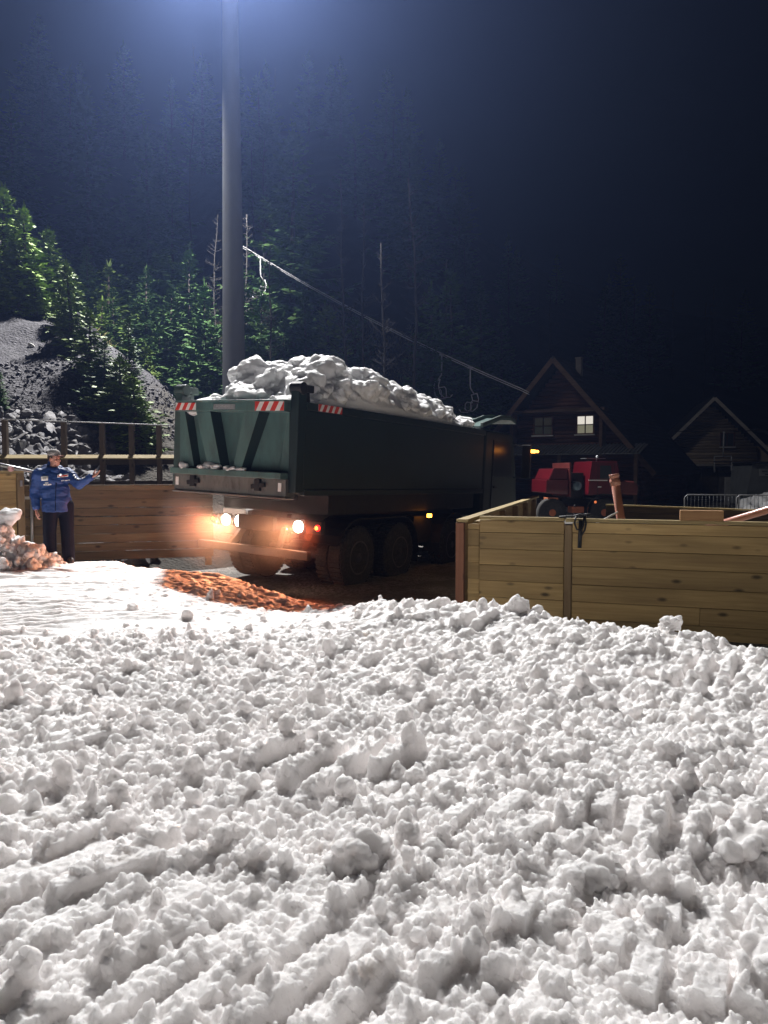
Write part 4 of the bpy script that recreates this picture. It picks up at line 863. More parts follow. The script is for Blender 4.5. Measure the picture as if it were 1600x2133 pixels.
def railing_left():
    D0, D1 = 16.2, 17.4
    a = P(-60, 871, D0); b = P(384, 887, D1)
    t = thing("timber_railing", "tall timber railing with thin top wire in front of the rock pile", "railing")
    ca, cb = Vector((a.x, a.y, 0)), Vector((b.x, b.y, 0))
    def on(px, f_):  # point on the railing line for a photo column
        dx = (px - 800) / 1600 / math.cos(PITCH); d = cb - ca; u = (dx * ca.y - ca.x) / (d.x - dx * d.y); return ca + d * u, u
    for px in (15, 137, 216, 277, 334):
        q, u = on(px, 0); z1 = a.z + (b.z - a.z) * u; m = MB(); m.bar((q.x, q.y, GZ - 0.2), (q.x, q.y, z1 - 0.02), 0.10, 0.11, (0, 1, 0)); m.build("post", M['grey_post'], t, bevel=0.005)
    m = MB(); m.tube([a, b], 0.013, 8); m.build("top_wire", M['cable'], t, True)
    za = P(0, 952, D0).z; zb = P(370, 952, D1).z
    d = (cb - ca).normalized(); n = Vector((d.y, -d.x, 0)) * 0.085
    m = MB(); m.bar(ca + n + Vector((0, 0, za)), cb + n + Vector((0, 0, zb)), 0.13, 0.03, (0, -0.62, 0.78)); m.build("mid_rail", M['rail'], t, bevel=0.004)
    m = MB(); m.bar(ca - n * 1.0 + Vector((0, 0, za - 0.09)), cb - n * 1.0 + Vector((0, 0, zb - 0.09)), 0.04, 0.16); m.build("fascia_board", M['dark_board'], t, bevel=0.004)
    m = MB(); m.bar(ca + n * 0.2 + Vector((0, 0, za - 0.80)), cb + n * 0.2 + Vector((0, 0, zb - 0.80)), 0.05, 0.55); m.build("kick_board", M['dark_board'], t, bevel=0.004)
railing_left()
def snow_heap_left():
    rng = np.random.default_rng(17); m = MB(); c = P(-10, 1180, 11.6)
    for k in range(330):
        a = rng.uniform(0, 6.28); d = rng.uniform(0, 1) ** 0.6; x = c.x + d * 1.05 * math.cos(a); y = c.y + d * 0.8 * math.sin(a); hh = 0.74 * max(0, 1 - d) ** 0.8
        r = 0.035 * (1 - 0.98 * rng.uniform()) ** -0.4; V, F = CL[4 if r > 0.06 else 3][rng.integers(14)]; m.add((V @ rotm(rng).T) * r + np.array([x, y, -0.03 + hh * rng.uniform(0.72, 1.0)]), F.tolist())
    gx_, gy_ = np.meshgrid(np.linspace(-1.1, 1.1, 60), np.linspace(-0.9, 0.9, 50)); dd_ = np.hypot(gx_ / 1.05, gy_ / 0.8)
    I = np.arange(gx_.size).reshape(gx_.shape); hz = 0.70 * np.clip(1 - dd_, 0, 1) ** 0.8 - 0.12 + 0.05 * fbm(gx_ * 5, gy_ * 5, 180, 3) + 0.07 * domes(gx_, gy_, 0.13, 181)
    m.add(np.stack([gx_ + c.x, gy_ + c.y, hz], -1).reshape(-1, 3), np.stack([I[:-1, :-1], I[:-1, 1:], I[1:, 1:], I[1:, :-1]], -1).reshape(-1, 4).tolist())
    for (px, py, r) in ((12, 1078, 0.16), (-30, 1085, 0.2)):
        V, F = clod(1400 + px, 4, 6); q = P(px, py, 11.7); m.add(V * r * np.array([1.1, 0.8, 0.8]) + np.array(q), F.tolist())
    tag(m.build("snow_heap", M['snow_load'], None, True), "lumpy snow heap at the left edge beside the man's feet", "snow heap")
snow_heap_left()

# ------------------------------------------------------------------ the man
def remeshed(mb, name, voxel, mat, parent, smooth=4):
    o = mb.build(name, mat, None); md = o.modifiers.new("r", 'REMESH'); md.mode = 'VOXEL'; md.voxel_size = voxel; md.use_smooth_shade = True
    s = o.modifiers.new("s", 'SMOOTH'); s.factor = 0.5; s.iterations = smooth
    bpy.context.view_layer.update(); dg = bpy.context.evaluated_depsgraph_get()
    me = bpy.data.meshes.new_from_object(o.evaluated_get(dg)); old = o.data
    bpy.data.objects.remove(o); bpy.data.meshes.remove(old)
    me.materials.clear(); me.materials.append(mat)
    o = bpy.data.objects.new(name, me); COL.objects.link(o)
    for p in me.polygons: p.use_smooth = True
    if parent: o.parent = parent
    return o
def cap_(m, p, q, r1, r2):
    V, F = ICO[3]; m.add(V * r1 + np.array(p), F.tolist()); m.add(V * r2 + np.array(q), F.tolist()); m.tube([p, q], [r1, r2], 16)
def chain(m, pts, rs):
    for i in range(len(pts) - 1): cap_(m, pts[i], pts[i + 1], rs[i], rs[i + 1])
def ell(m, c, r, ax=None):
    V, F = ICO[4]; V = V * np.array(r)
    if ax is not None: V = V @ np.array(ax).T
    m.add(V + np.array(c), F.tolist())
def frame(f):  # columns: lateral (own left), forward, up
    f = Vector(f).normalized(); u = Vector((0, 0, 1)); l = u.cross(f).normalized(); u = f.cross(l); return np.array([list(l), list(f), list(u)]).T
def hand(m, w, d, n, curl=0.35, thumb=1):
    w, d, n = Vector(w), Vector(d).normalized(), Vector(n).normalized(); s = d.cross(n).normalized() * thumb; n = (n - d * n.dot(d)).normalized()
    c = w + d * 0.055
    ax = np.array([list(s), list(d), list(n)]).T; ell(m, c, (0.041, 0.056, 0.017), ax)
    for k, (o, ln, b) in enumerate(((0.033, 0.072, 0.0), (0.011, 0.082, 0.008), (-0.011, 0.076, 0.004), (-0.032, 0.058, -0.008))):
        p = w + d * (0.094 + b) + s * o; dirv = (d + s * o * 2.2).normalized(); pts = [p - dirv * 0.03]; a = 0.0; q = p
        pts.append(q)
        for j, fr in enumerate((0.45, 0.32, 0.23)):
            a += curl * (0.8 + 0.25 * k) * (0.6 if j == 0 else 1.0); q = q + (dirv * math.cos(a) + n * math.sin(a)) * ln * fr; pts.append(q)
        chain(m, pts, [0.010, 0.0098, 0.0090, 0.0082, 0.0070])
    p = w + d * 0.028 + s * 0.030; t1 = p + (s * 0.75 + d * 0.6 + n * 0.25).normalized() * 0.042; t2 = t1 + (d * 0.9 + s * 0.3 + n * 0.4).normalized() * 0.030; t3 = t2 + (d + n * 0.5).normalized() * 0.024
    chain(m, [p, t1, t2, t3], [0.014, 0.0115, 0.0105, 0.008])
def person():
    base = P(121, 1173, 12.15)
    t = thing("person", "man in a blue jacket and flat grey cap, arm stretched towards the dump truck", "person", base)
    A = R(40); f = (math.sin(A), -math.cos(A), 0); FB = frame(f); fh = (math.sin(R(72)), -math.cos(R(72)), -0.03); FH = frame(fh)
    def hb(x, y, z): return np.array(HC) + FH @ np.array((x, y, z))
    HC = (-0.012, -0.02, 1.655)
    LS, LE, LW = (0.125, 0.115, 1.425), (0.335, 0.05, 1.245), (0.555, -0.015, 1.365)
    RS, RE, RW = (-0.215, -0.12, 1.415), (-0.30, -0.09, 1.13), (-0.262, -0.15, 0.865)
    hipL, hipR = (0.115, 0.06, 0.92), (-0.065, -0.07, 0.92); kL, kR = (0.14, 0.04, 0.50), (-0.085, -0.09, 0.50); aL, aR = (0.145, 0.06, 0.09), (-0.09, -0.06, 0.09)
    b = MB()
    ell(b, hb(0, -0.012, 0.025), (0.074, 0.094, 0.100), FH); ell(b, hb(0, 0.022, -0.045), (0.060, 0.068, 0.082), FH); ell(b, hb(0, 0.052, -0.085), (0.036, 0.034, 0.030), FH)
    cap_(b, hb(0, 0.086, 0.005), hb(0, 0.106, -0.032), 0.010, 0.0135); ell(b, hb(0, 0.083, 0.022), (0.05, 0.012, 0.010), FH)
    ell(b, hb(0, 0.084, -0.062), (0.024, 0.012, 0.0065), FH); ell(b, hb(0, 0.082, -0.074), (0.021, 0.012, 0.0065), FH)
    for sx in (-1, 1): ell(b, hb(sx * 0.075, -0.012, -0.008), (0.010, 0.020, 0.032), FH); ell(b, hb(sx * 0.036, 0.062, -0.028), (0.024, 0.02, 0.02), FH)
    cap_(b, (-0.035, 0.0, 1.46), (-0.018, -0.012, 1.60), 0.062, 0.056)
    ell(b, (-0.035, 0, 1.28), (0.17, 0.11, 0.22), FB); ell(b, (0.02, 0, 0.98), (0.15, 0.11, 0.14), FB)
    chain(b, [LS, LE, LW], [0.05, 0.042, 0.030]); chain(b, [RS, RE, RW], [0.05, 0.042, 0.030])
    chain(b, [hipL, kL, aL], [0.08, 0.055, 0.042]); chain(b, [hipR, kR, aR], [0.08, 0.055, 0.042])
    dl = (Vector(LW) - Vector(LE)).normalized(); hand(b, Vector(LW) + dl * 0.01, (0.85, -0.15, 0.42), (0.25, -0.55, 0.75), 0.16, -1)
    hand(b, Vector(RW), (0.16, -0.10, -1.0), (0.85, 0.30, 0.1), 0.38, -1)
    body = remeshed(b, "body", 0.0042, M['skin'], t, 2)
    e = MB()
    for sx in (-1, 1):
        e = MB(); ell(e, hb(sx * 0.031, 0.078, 0.006), (0.011, 0.008, 0.006), FH); e.build("eye", M['glass_dark'], t, True)
        e = MB(); e.tube([hb(sx * 0.046, 0.078, 0.026), hb(sx * 0.030, 0.090, 0.030), hb(sx * 0.016, 0.092, 0.026)], 0.0045, 8); e.build("eyebrow", M['hair'], t, True)
    h = MB(); ell(h, hb(0, -0.022, 0.025), (0.079, 0.092, 0.090), FH); hr = h.build("hair", M['hair'], t, True)
    # cap
    c = MB(); V, F = ICO[4]; V = V.copy(); V[:, 2] = np.where(V[:, 2] < 0, V[:, 2] * 0.12, np.power(np.clip(V[:, 2], 0, 1), 0.72))
    c.add((V * np.array([0.089, 0.108, 0.096])) @ FH.T + hb(0, -0.012, 0.058), F.tolist()); cp = c.build("cap", M['cap'], t, True)
    br = MB(); n = 15; up = []; lo = []
    for k in range(n):
        a = math.pi * k / (n - 1); x = 0.082 * math.cos(a); y0 = 0.088 * math.sin(a) * 0.75 + 0.02; y1 = y0 + 0.075 * math.sin(a) ** 0.6; dz = -0.010 * math.cos(a) ** 2
        up.append((hb(x, y0, 0.062 + dz), hb(x * 0.95, y1, 0.056 + dz)))
    vv = [p for q in up for p in q] + [np.array(p) - np.array((0, 0, 0.006)) for q in up for p in q]; ff = []
    for k in range(n - 1): ff += [(2 * k, 2 * k + 1, 2 * k + 3, 2 * k + 2), (2 * n + 2 * k, 2 * n + 2 * k + 2, 2 * n + 2 * k + 3, 2 * n + 2 * k + 1), (2 * k + 1, 2 * n + 2 * k + 1, 2 * n + 2 * k + 3, 2 * k + 3)]
    br.add(np.array(vv), ff); br.build("brim", M['capbrim'], cp, True)
    # jacket
    j = MB()
    ell(j, (-0.040, 0, 1.31), (0.235, 0.165, 0.20), FB); ell(j, (-0.018, 0, 1.12), (0.225, 0.170, 0.24), FB); ell(j, (0.005, 0, 0.98), (0.222, 0.175, 0.19), FB)
    hem = MB()
    j.prism([(0.0 + FB[0, 0] * 0.225 * math.cos(a) + FB[0, 1] * 0.18 * math.sin(a), FB[1, 0] * 0.225 * math.cos(a) + FB[1, 1] * 0.18 * math.sin(a)) for a in np.linspace(0, 6.2832, 40)[:-1]], 'Z', 0.822, 1.0)
    cap_(j, LS, (-0.035, 0, 1.45), 0.088, 0.10); cap_(j, RS, (-0.035, 0, 1.45), 0.092, 0.10)
    chain(j, [LS, LE, Vector(LW) - dl * 0.005], [0.098, 0.078, 0.056]); chain(j, [RS, RE, (-0.266, -0.142, 0.90)], [0.100, 0.084, 0.060])
    V, F = ICO[4]
    ell(j, (-0.13, 0.04, 1.50), (0.12, 0.07, 0.075), FB); cap_(j, (-0.105, 0.05, 1.50), (-0.10, 0.03, 1.60), 0.055, 0.035); cap_(j, (-0.10, 0.03, 1.60), (-0.04, 0.075, 1.58), 0.03, 0.03); cap_(j, (-0.09, 0.0, 1.49), (0.03, 0.06, 1.49), 0.075, 0.065); cap_(j, (-0.09, -0.05, 1.47), (0.03, -0.06, 1.475), 0.06, 0.055)
    for (z, x) in ((1.02, -0.30), (1.18, -0.31), (1.05, 0.0)): pass
    jo = remeshed(j, "jacket", 0.008, M['jacket'], t, 5)
    # folds pressed into the cloth
    me = jo.data; co = np.zeros(len(me.vertices) * 3); me.vertices.foreach_get("co", co); co = co.reshape(-1, 3); no = np.zeros(len(me.vertices) * 3); me.vertices.foreach_get("normal", no); no = no.reshape(-1, 3)
    wv = fbm(co[:, 0] * 5 + co[:, 1] * 7, co[:, 2] * 16, 301, 3) + 0.6 * fbm(co[:, 0] * 14, co[:, 2] * 30 + co[:, 1] * 9, 305, 2)
    co += no * (wv * 0.011)[:, None]; me.vertices.foreach_set("co", co.ravel()); me.update()
    p = MB(); ell(p, (0.02, 0, 0.88), (0.175, 0.145, 0.13), FB)
    chain(p, [hipL, kL, (0.145, 0.055, 0.13)], [0.125, 0.100, 0.098]); chain(p, [hipR, kR, (-0.09, -0.065, 0.13)], [0.125, 0.100, 0.098]); chain(p, [(0.145, 0.055, 0.13), (0.145, 0.05, 0.06)], [0.098, 0.10]); chain(p, [(-0.09, -0.065, 0.13), (-0.09, -0.07, 0.06)], [0.098, 0.10])
    po = remeshed(p, "trousers", 0.009, M['trouser'], t, 4)
    for (x, y) in ((0.145, 0.055), (-0.09, -0.065)):
        s = MB(); d = Vector(f); cap_(s, (x - d.x * 0.05, y - d.y * 0.05, 0.055), (x + d.x * 0.15, y + d.y * 0.15, 0.04), 0.055, 0.042); ell(s, (x + d.x * 0.07, y + d.y * 0.07, 0.05), (0.052, 0.12, 0.055), FB); s.prism([(x + FB[0, 0] * 0.05 * math.cos(a) + d.x * (0.05 + 0.15 * math.sin(a)), y + FB[1, 0] * 0.05 * math.cos(a) + d.y * (0.05 + 0.15 * math.sin(a))) for a in np.linspace(0, 6.2832, 24)[:-1]], 'Z', -0.01, 0.02)
        remeshed(s, "boot", 0.008, M['boot'], t, 3)
    # badges and lettering sewn on the jacket, laid on its surface
    bm = bmesh.new(); bm.from_mesh(jo.data); bv = BVHTree.FromBMesh(bm); bm.free()
    def patch(name, x0, x1, z0, z1, mat, par, lift=0.004, nx=8, nz=4, shear=0.0):
        V = []; G = []
        for k in range(nz + 1):
            for i in range(nx + 1):
                x = x0 + (x1 - x0) * i / nx; z = z0 + (z1 - z0) * k / nz + shear * (x - x0)
                h_ = bv.ray_cast(Vector((x, -1, z)), Vector((0, 1, 0)))
                V.append((x, h_[0].y - lift, z) if h_[0] else None)
        ok = [v for v in V if v]
        if not ok: return None
        V = [v or ok[0] for v in V]
        F_ = [(k * (nx + 1) + i, k * (nx + 1) + i + 1, (k + 1) * (nx + 1) + i + 1, (k + 1) * (nx + 1) + i) for k in range(nz) for i in range(nx)]
        m = MB(); m.add(V, F_); o = m.build(name, mat, par, True); sm_ = o.modifiers.new("th", 'SOLIDIFY'); sm_.thickness = 0.003; return o
    def zz(py): return (1173 - py) * 0.00759
    def xx(px): return (px - 121) * 0.00759
    bg = patch("chest_badge", xx(101.5), xx(115), zz(1000.5), zz(991), M['white'], jo, shear=0.06)
    patch("badge_print", xx(105), xx(112), zz(998), zz(994), M['render'], bg, 0.0075, 5, 2, 0.06)
    rb = patch("chest_badge", xx(130), xx(146), zz(993.5), zz(987), M['white'], jo, shear=0.08)
    patch("badge_print", xx(131.5), xx(144.5), zz(991.8), zz(989), M['red'], rb, 0.0075, 8, 2, 0.08)
    for (a, c_, e_, g_) in ((109, 115.5, 1006, 1003.8), (105.5, 109.5, 1009.6, 1007.2), (110, 113.5, 1009.4, 1007.5), (114, 120, 1009.4, 1007.0), (136, 140, 1001.2, 999.4), (140.6, 145, 1001.0, 999.0), (145.6, 150, 1000.4, 998.2)):
        patch("stitched_lettering", xx(a), xx(c_), zz(e_), zz(g_), M['white'], jo, 0.004, 4, 1, 0.08)
    for (a, c_, e_, g_) in ((155, 158, 991, 988), (159, 162.5, 995.5, 992.5), (164, 168, 997.5, 994.6), (169, 171, 998, 995.2), (175, 178, 996.5, 993.5), (180, 183, 994, 991)):
        patch("sleeve_print", xx(a), xx(c_), zz(e_), zz(g_), M['white'], jo, 0.004, 3, 2)
    z = patch("zip", xx(127.6), xx(128.8), zz(1066), zz(1004), M['trouser'], jo, 0.003, 1, 16, -0.0)
person()

# ------------------------------------------------------------------ trees on the hillside
def spruce_mesh(seed, Hh=6.0, Rm=1.45, levels=34, dens=1.0):
    rng = np.random.default_rng(seed); V = []; F = []
    def quad(p, d, up, ln, w):
        s = np.cross(d, up); s /= (np.linalg.norm(s) + 1e-9); n = len(V)
        m = p + d * ln * 0.45
        V.extend([p, m + s * w, p + d * ln, m - s * w]); F.append((n, n + 1, n + 2, n + 3))
    lean = rng.normal(0, 0.12, 2)
    for k in range(levels):
        t = (k / (levels - 1)) ** 0.92; z = Hh * (0.06 + 0.93 * t)
        R_ = Rm * (1 - t) ** 0.8 * (0.75 + 0.45 * rng.uniform()) + 0.05
        nb = int((8 if t < 0.6 else 6) * dens)
        a0 = rng.uniform(0, 6.28)
        for i in range(nb):
            if rng.uniform() < 0.14: continue
            a = a0 + 6.283 * i / nb + rng.normal(0, 0.22); r = R_ * rng.uniform(0.55, 1.18)
            ca, sa = math.cos(a), math.sin(a); o = np.array([lean[0] * t, lean[1] * t, z + rng.normal(0, 0.06)])
            rise = 0.55 if t > 0.8 else rng.uniform(-0.28, 0.05)
            m = max(3, int(r * 9)); prev = None
            for q in range(1, m + 1):
                u = q / m; p = o + np.array([ca * r * u, sa * r * u, rise * r * u + 0.22 * r * u * u])
                d = np.array([ca, sa, rise + 0.3 * u]); d /= np.linalg.norm(d); s = np.array([-sa, ca, 0.0])
                tl = min(0.42, 0.14 + 0.36 * r * (1 - 0.55 * u))
                for sg in (-1, 1):
                    dd = d * 0.75 + s * sg * rng.uniform(0.5, 1.1) + np.array([0, 0, -rng.uniform(0.05, 0.5)]); dd /= np.linalg.norm(dd)
                    quad(p, dd, np.array([rng.normal(0, 0.5), rng.normal(0, 0.5), 1.0]), tl * rng.uniform(0.7, 1.2), 0.045 + 0.03 * rng.uniform())
                if q == m: quad(p, d, np.array([0.2, 0.1, 1.0]), tl * 0.9, 0.05)
                elif rng.uniform() < 0.6: quad(p, d * 0.6 + np.array([0, 0, -0.6]), s, tl * 0.6, 0.05)
    for q in range(5): quad(np.array([lean[0], lean[1], Hh * (0.94 + 0.02 * q)]), np.array([rng.normal(0, 0.25), rng.normal(0, 0.25), 1.0]), np.array([1, 0.3, 0]), 0.35, 0.035)
    return np.array(V), np.array(F), lean
def make_spruce(name, seed, mat, label, Hh=6.0, Rm=1.45, levels=34):
    t = thing(name, label, "tree"); V, F, ln = spruce_mesh(seed, Hh, Rm, levels)
    np_mesh("crown", V, F, mat, t, False)
    m = MB(); m.tube([(0, 0, -0.6), (ln[0] * 0.4, ln[1] * 0.4, Hh * 0.4), (ln[0], ln[1], Hh * 0.97)], [0.11, 0.08, 0.015], 9); m.build("trunk", M['bark'], t, True)
    return t
def make_bare(name, seed, Hh, label):
    rng = np.random.default_rng(seed); t = thing(name, label, "tree")
    pts = []; x = y = 0.0
    for k in range(9): pts.append((x, y, -0.5 + (Hh + 0.5) * k / 8)); x += rng.normal(0, 0.07); y += rng.normal(0, 0.05)
    m = MB(); m.tube(pts, [0.075 * (1 - 0.085 * k) for k in range(9)], 8); m.build("trunk", M['palebark'], t, True)
    m = MB()
    for k in range(46):
        u = rng.uniform(0.3, 0.98); i = min(7, int(u * 8)); p = Vector(pts[i]).lerp(Vector(pts[i + 1]), u * 8 - i); a = rng.uniform(0, 6.28); ln = (1.15 - u) * rng.uniform(0.6, 1.9)
        q = p + Vector((math.cos(a) * ln * 0.8, math.sin(a) * ln * 0.8, ln * rng.uniform(0.1, 0.8))); mid = p.lerp(q, 0.5) + Vector((0, 0, -0.05 * ln)); m.tube([p, mid, q], [0.022, 0.015, 0.006], 5)
        for _ in range(3):
            b = p.lerp(q, rng.uniform(0.4, 0.95)); e = b + Vector((rng.normal(0, 0.3), rng.normal(0, 0.3), rng.normal(0.12, 0.2))) * ln * 0.6; m.tube([b, e], [0.010, 0.004], 4)
    tag(m.build("branches", M['palebark'], t, True), kind="stuff")
    return t
PRO = {}
for k in range(4): PRO['d%d' % k] = make_spruce("spruce_tree", 40 + k, M['spruce'], "x", 6.0, (1.35, 1.6, 1.15, 1.45)[k], (34, 36, 32, 38)[k])
for k in range(3): PRO['y%d' % k] = make_spruce("young_spruce", 60 + k, M['spruce_y'], "x", 3.0, (0.95, 1.1, 0.85)[k], (20, 22, 20)[k])
for k in range(3): PRO['b%d' % k] = make_bare("bare_tree", 80 + k, 10.0, "x")
BASEH = {'d': 6.0, 'y': 3.0, 'b': 10.0}
used = set()
def put_tree(kind, x, y, H, label, group, rng, wide=1.0):
    o = PRO[kind] if kind not in used else copy_tree(PRO[kind]); used.add(kind)
    s = H / BASEH[kind[0]]; o.location = (x, y, float(hill_h(np.array([x]), np.array([y]))[0]) - 0.1); o.rotation_euler = (0, 0, rng.uniform(0, 6.28)); o.scale = (s * wide, s * wide, s)
    tag(o, label, "tree", group); return o
def solve_top(px, py, H, near=False, lo=15.5, hi=110.0):
    """distance at which a tree of height H on the hillside reaches the photo point"""
    def g(D): q = P(px, py, D); return q.z - float(hill_h(np.array([q.x]), np.array([D]))[0]) - H
    if near:
        D = lo
        while D < 32 and g(D) > 0: D += 0.2
        if D >= 32: D = min(np.arange(16, 32, 0.25), key=g)
        return D
    for _ in range(12):
        D = hi
        while D > lo and g(D) < 0: D -= 0.4
        if D > 24: break
        H *= 0.85
    return D
trng = np.random.default_rng(23)
FRONT = [ # top px, py, height, kind, label
 (2, 393, 5.2, 'y0', "bright green spruce at the left edge, top of the bank, tallest of the lit ones"),
 (100, 478, 3.8, 'y1', "yellowish green young spruce lit brightest, on the crest of the gravel bank"),
 (52, 440, 4.6, 'y2', "bright spruce between the edge tree and the brightest young spruce"),
 (22, 545, 2.1, 'y0', "small bright spruce low on the bank at the left edge above the gravel"),
 (128, 598, 2.0, 'y1', "low bushy young spruce on the grassy lip right of the gravel slope"),
 (150, 552, 3.4, 'y2', "green young spruce just downhill right of the brightest one"),
 (6, 607, 1.0, 'y2', "tiny spruce cut by the left edge, above the gravel slope"),
 (0, 772, 1.5, 'd0', "dark bush-like spruce at the left edge low on the gravel bank"),
 (66, 372, 6.0, 'd1', "tall dim spruce behind the lit ones, near the left edge"),
 (203, 362, 7.2, 'd2', "slender dim spruce standing highest left of the mast"),
 (322, 392, 8.6, 'd3', "broad bluish spruce with a bare leader left of the floodlight mast"),
 (357, 398, 9.2, 'd1', "biggest bluish spruce close to the floodlight mast, twin of the bare-leader one"),
 (262, 430, 6.8, 'd0', "mid green spruce between the slender one and the bluish pair"),
 (182, 508, 5.0, 'd3', "green spruce behind the downhill young spruce"),
 (224, 556, 4.6, 'y0', "deep green spruce midway down the bank's wooded edge"),
 (205, 640, 3.2, 'y2', "small green spruce leaning over the grassy lip of the gravel"),
 (236, 640, 4.6, 'd2', "dark spruce whose shadow falls on the lower gravel"),
 (300, 560, 6.0, 'd1', "dense dark spruce below the broad bluish spruce"),
 (292, 688, 4.4, 'y1', "lit green spruce just right of the gravel's dark hollow"),
 (334, 715, 4.2, 'd0', "bushy spruce behind the timber railing, left of the truck"),
 (392, 520, 8.0, 'd2', "tall dark spruce left of the mast, behind the tailgate's left post"),
 (424, 590, 7.0, 'd3', "thick spruce touching the mast's left side"),
 (352, 628, 6.0, 'd0', "thick dark spruce in front of the big bluish one"),
 (442, 668, 5.6, 'd1', "low dark spruce behind the tailgate, beside the mast"),
 (310, 775, 2.8, 'y0', "short green spruce right above the timber railing"),
 (270, 800, 2.4, 'd2', "short dark spruce in the hollow above the railing"),
 (386, 740, 4.0, 'd3', "wide dark spruce rising right behind the truck's left post"),
 (540, 610, 6.0, 'd0', "spruce just right of the floodlight mast, above the snow load"),
 (588, 655, 4.6, 'd1', "small spruce second to the right of the mast"),
 (640, 612, 6.2, 'd2', "taller spruce above the highest part of the snow load"),
 (690, 640, 5.0, 'y1', "lighter green spruce under the lift cable's middle"),
 (738, 655, 5.0, 'd3', "spruce left of the bare dirt patch on the slope"),
 (770, 700, 3.6, 'd1', "small spruce at the left rim of the bare dirt patch"),
 (950, 560, 9.5, 'd0', "dim tall spruce above the two right lift chairs"),
 (1004, 592, 9.0, 'd2', "dim spruce left of the chalet roof"),
 (1046, 650, 7.5, 'd1', "dim spruce touching the chalet's left roof edge"),
 (902, 600, 8.0, 'd3', "dim spruce behind the middle lift chair"),
 (500, 560, 8.0, 'd3', "dark spruce right behind the floodlight mast"),
]
for px, py, H, kind, label in FRONT:
    near = px < 175 and H < 5.5
    if near: H *= 0.72
    D = solve_top(px, py, H, near); q = P(px, py, D); put_tree(kind, q.x, D, H, label, "spruces near the bank and lift", trng)
for px, py, H, kind, label in [(186, 655, 1.9, 'y0', "low young spruce on the right edge of the gravel, above the hollow"), (214, 705, 2.0, 'd1', "dark young spruce below the low one on the gravel's right edge"), (252, 748, 2.1, 'y1', "bushy young spruce low on the bank, left of the short dark one"), (226, 790, 1.5, 'd3', "small dark spruce deepest in the hollow beside the gravel"), (288, 792, 1.9, 'y2', "young green spruce above the rocks, nearest the truck's left post"), (262, 842, 1.1, 'd0', "tiny dark spruce right above the rock heap"), (40, 500, 2.4, 'y1', "full yellow-green spruce filling the bank top near the left edge"), (74, 560, 1.6, 'y2', "small yellow-green spruce under the brightest one on the bank top")]:
    D = solve_top(px, py, H, True); q = P(px, py, D); put_tree(kind, q.x, D, H, label, "spruces near the bank and lift", trng, 1.25)
for px, py, H, label in [(253, 372, 7.0, "thin bare trunk left of the bluish spruces"), (441, 440, 9.0, "thin bare trunk close left of the floodlight mast"), (513, 440, 10.0, "pale bare trunk close right of the floodlight mast"), (727, 455, 12.5, "tall pale bare tree above the snow load's peak"), (757, 492, 11.0, "bare tree just right of the tall pale one"), (803, 505, 10.5, "straight bare trunk above the lift cable's middle"), (872, 452, 13.0, "tallest bare tree, left of the middle lift chair"), (930, 535, 9.5, "slender bare trunk above the middle lift chair"), (1124, 585, 9.0, "bare tree above the chalet gable's left side"), (562, 500, 9.0, "bare trunk above the left lift chair"), (1060, 560, 9.0, "faint bare trunk left of the chalet roof")]:
    D = solve_top(px, py, H); q = P(px, py, D); put_tree('b%d' % trng.integers(3), q.x, D, H, label, "bare trees on the slope", trng)
for k in range(95):   # the dim forest further up
    y = trng.uniform(42, 150) ; x = trng.uniform(-0.62, 0.55) * y + trng.uniform(-6, 6)
    if y < y_foot(np.array([x]))[0] + 9: continue
    kd = 'd%d' % trng.integers(4) if trng.uniform() < 0.72 else 'b%d' % trng.integers(3)
    zone = "left of the mast" if x < -0.2 * y else ("between the mast and the chalet" if x < 0.2 * y else "above the roofs on the right")
    put_tree(kd, x, y, trng.uniform(8, 14), ("dim spruce deep in the dark forest, " if kd[0] == 'd' else "dim bare tree deep in the dark forest, ") + zone, "dark forest " + ("spruces " if kd[0] == 'd' else "bare trees ") + zone, trng)

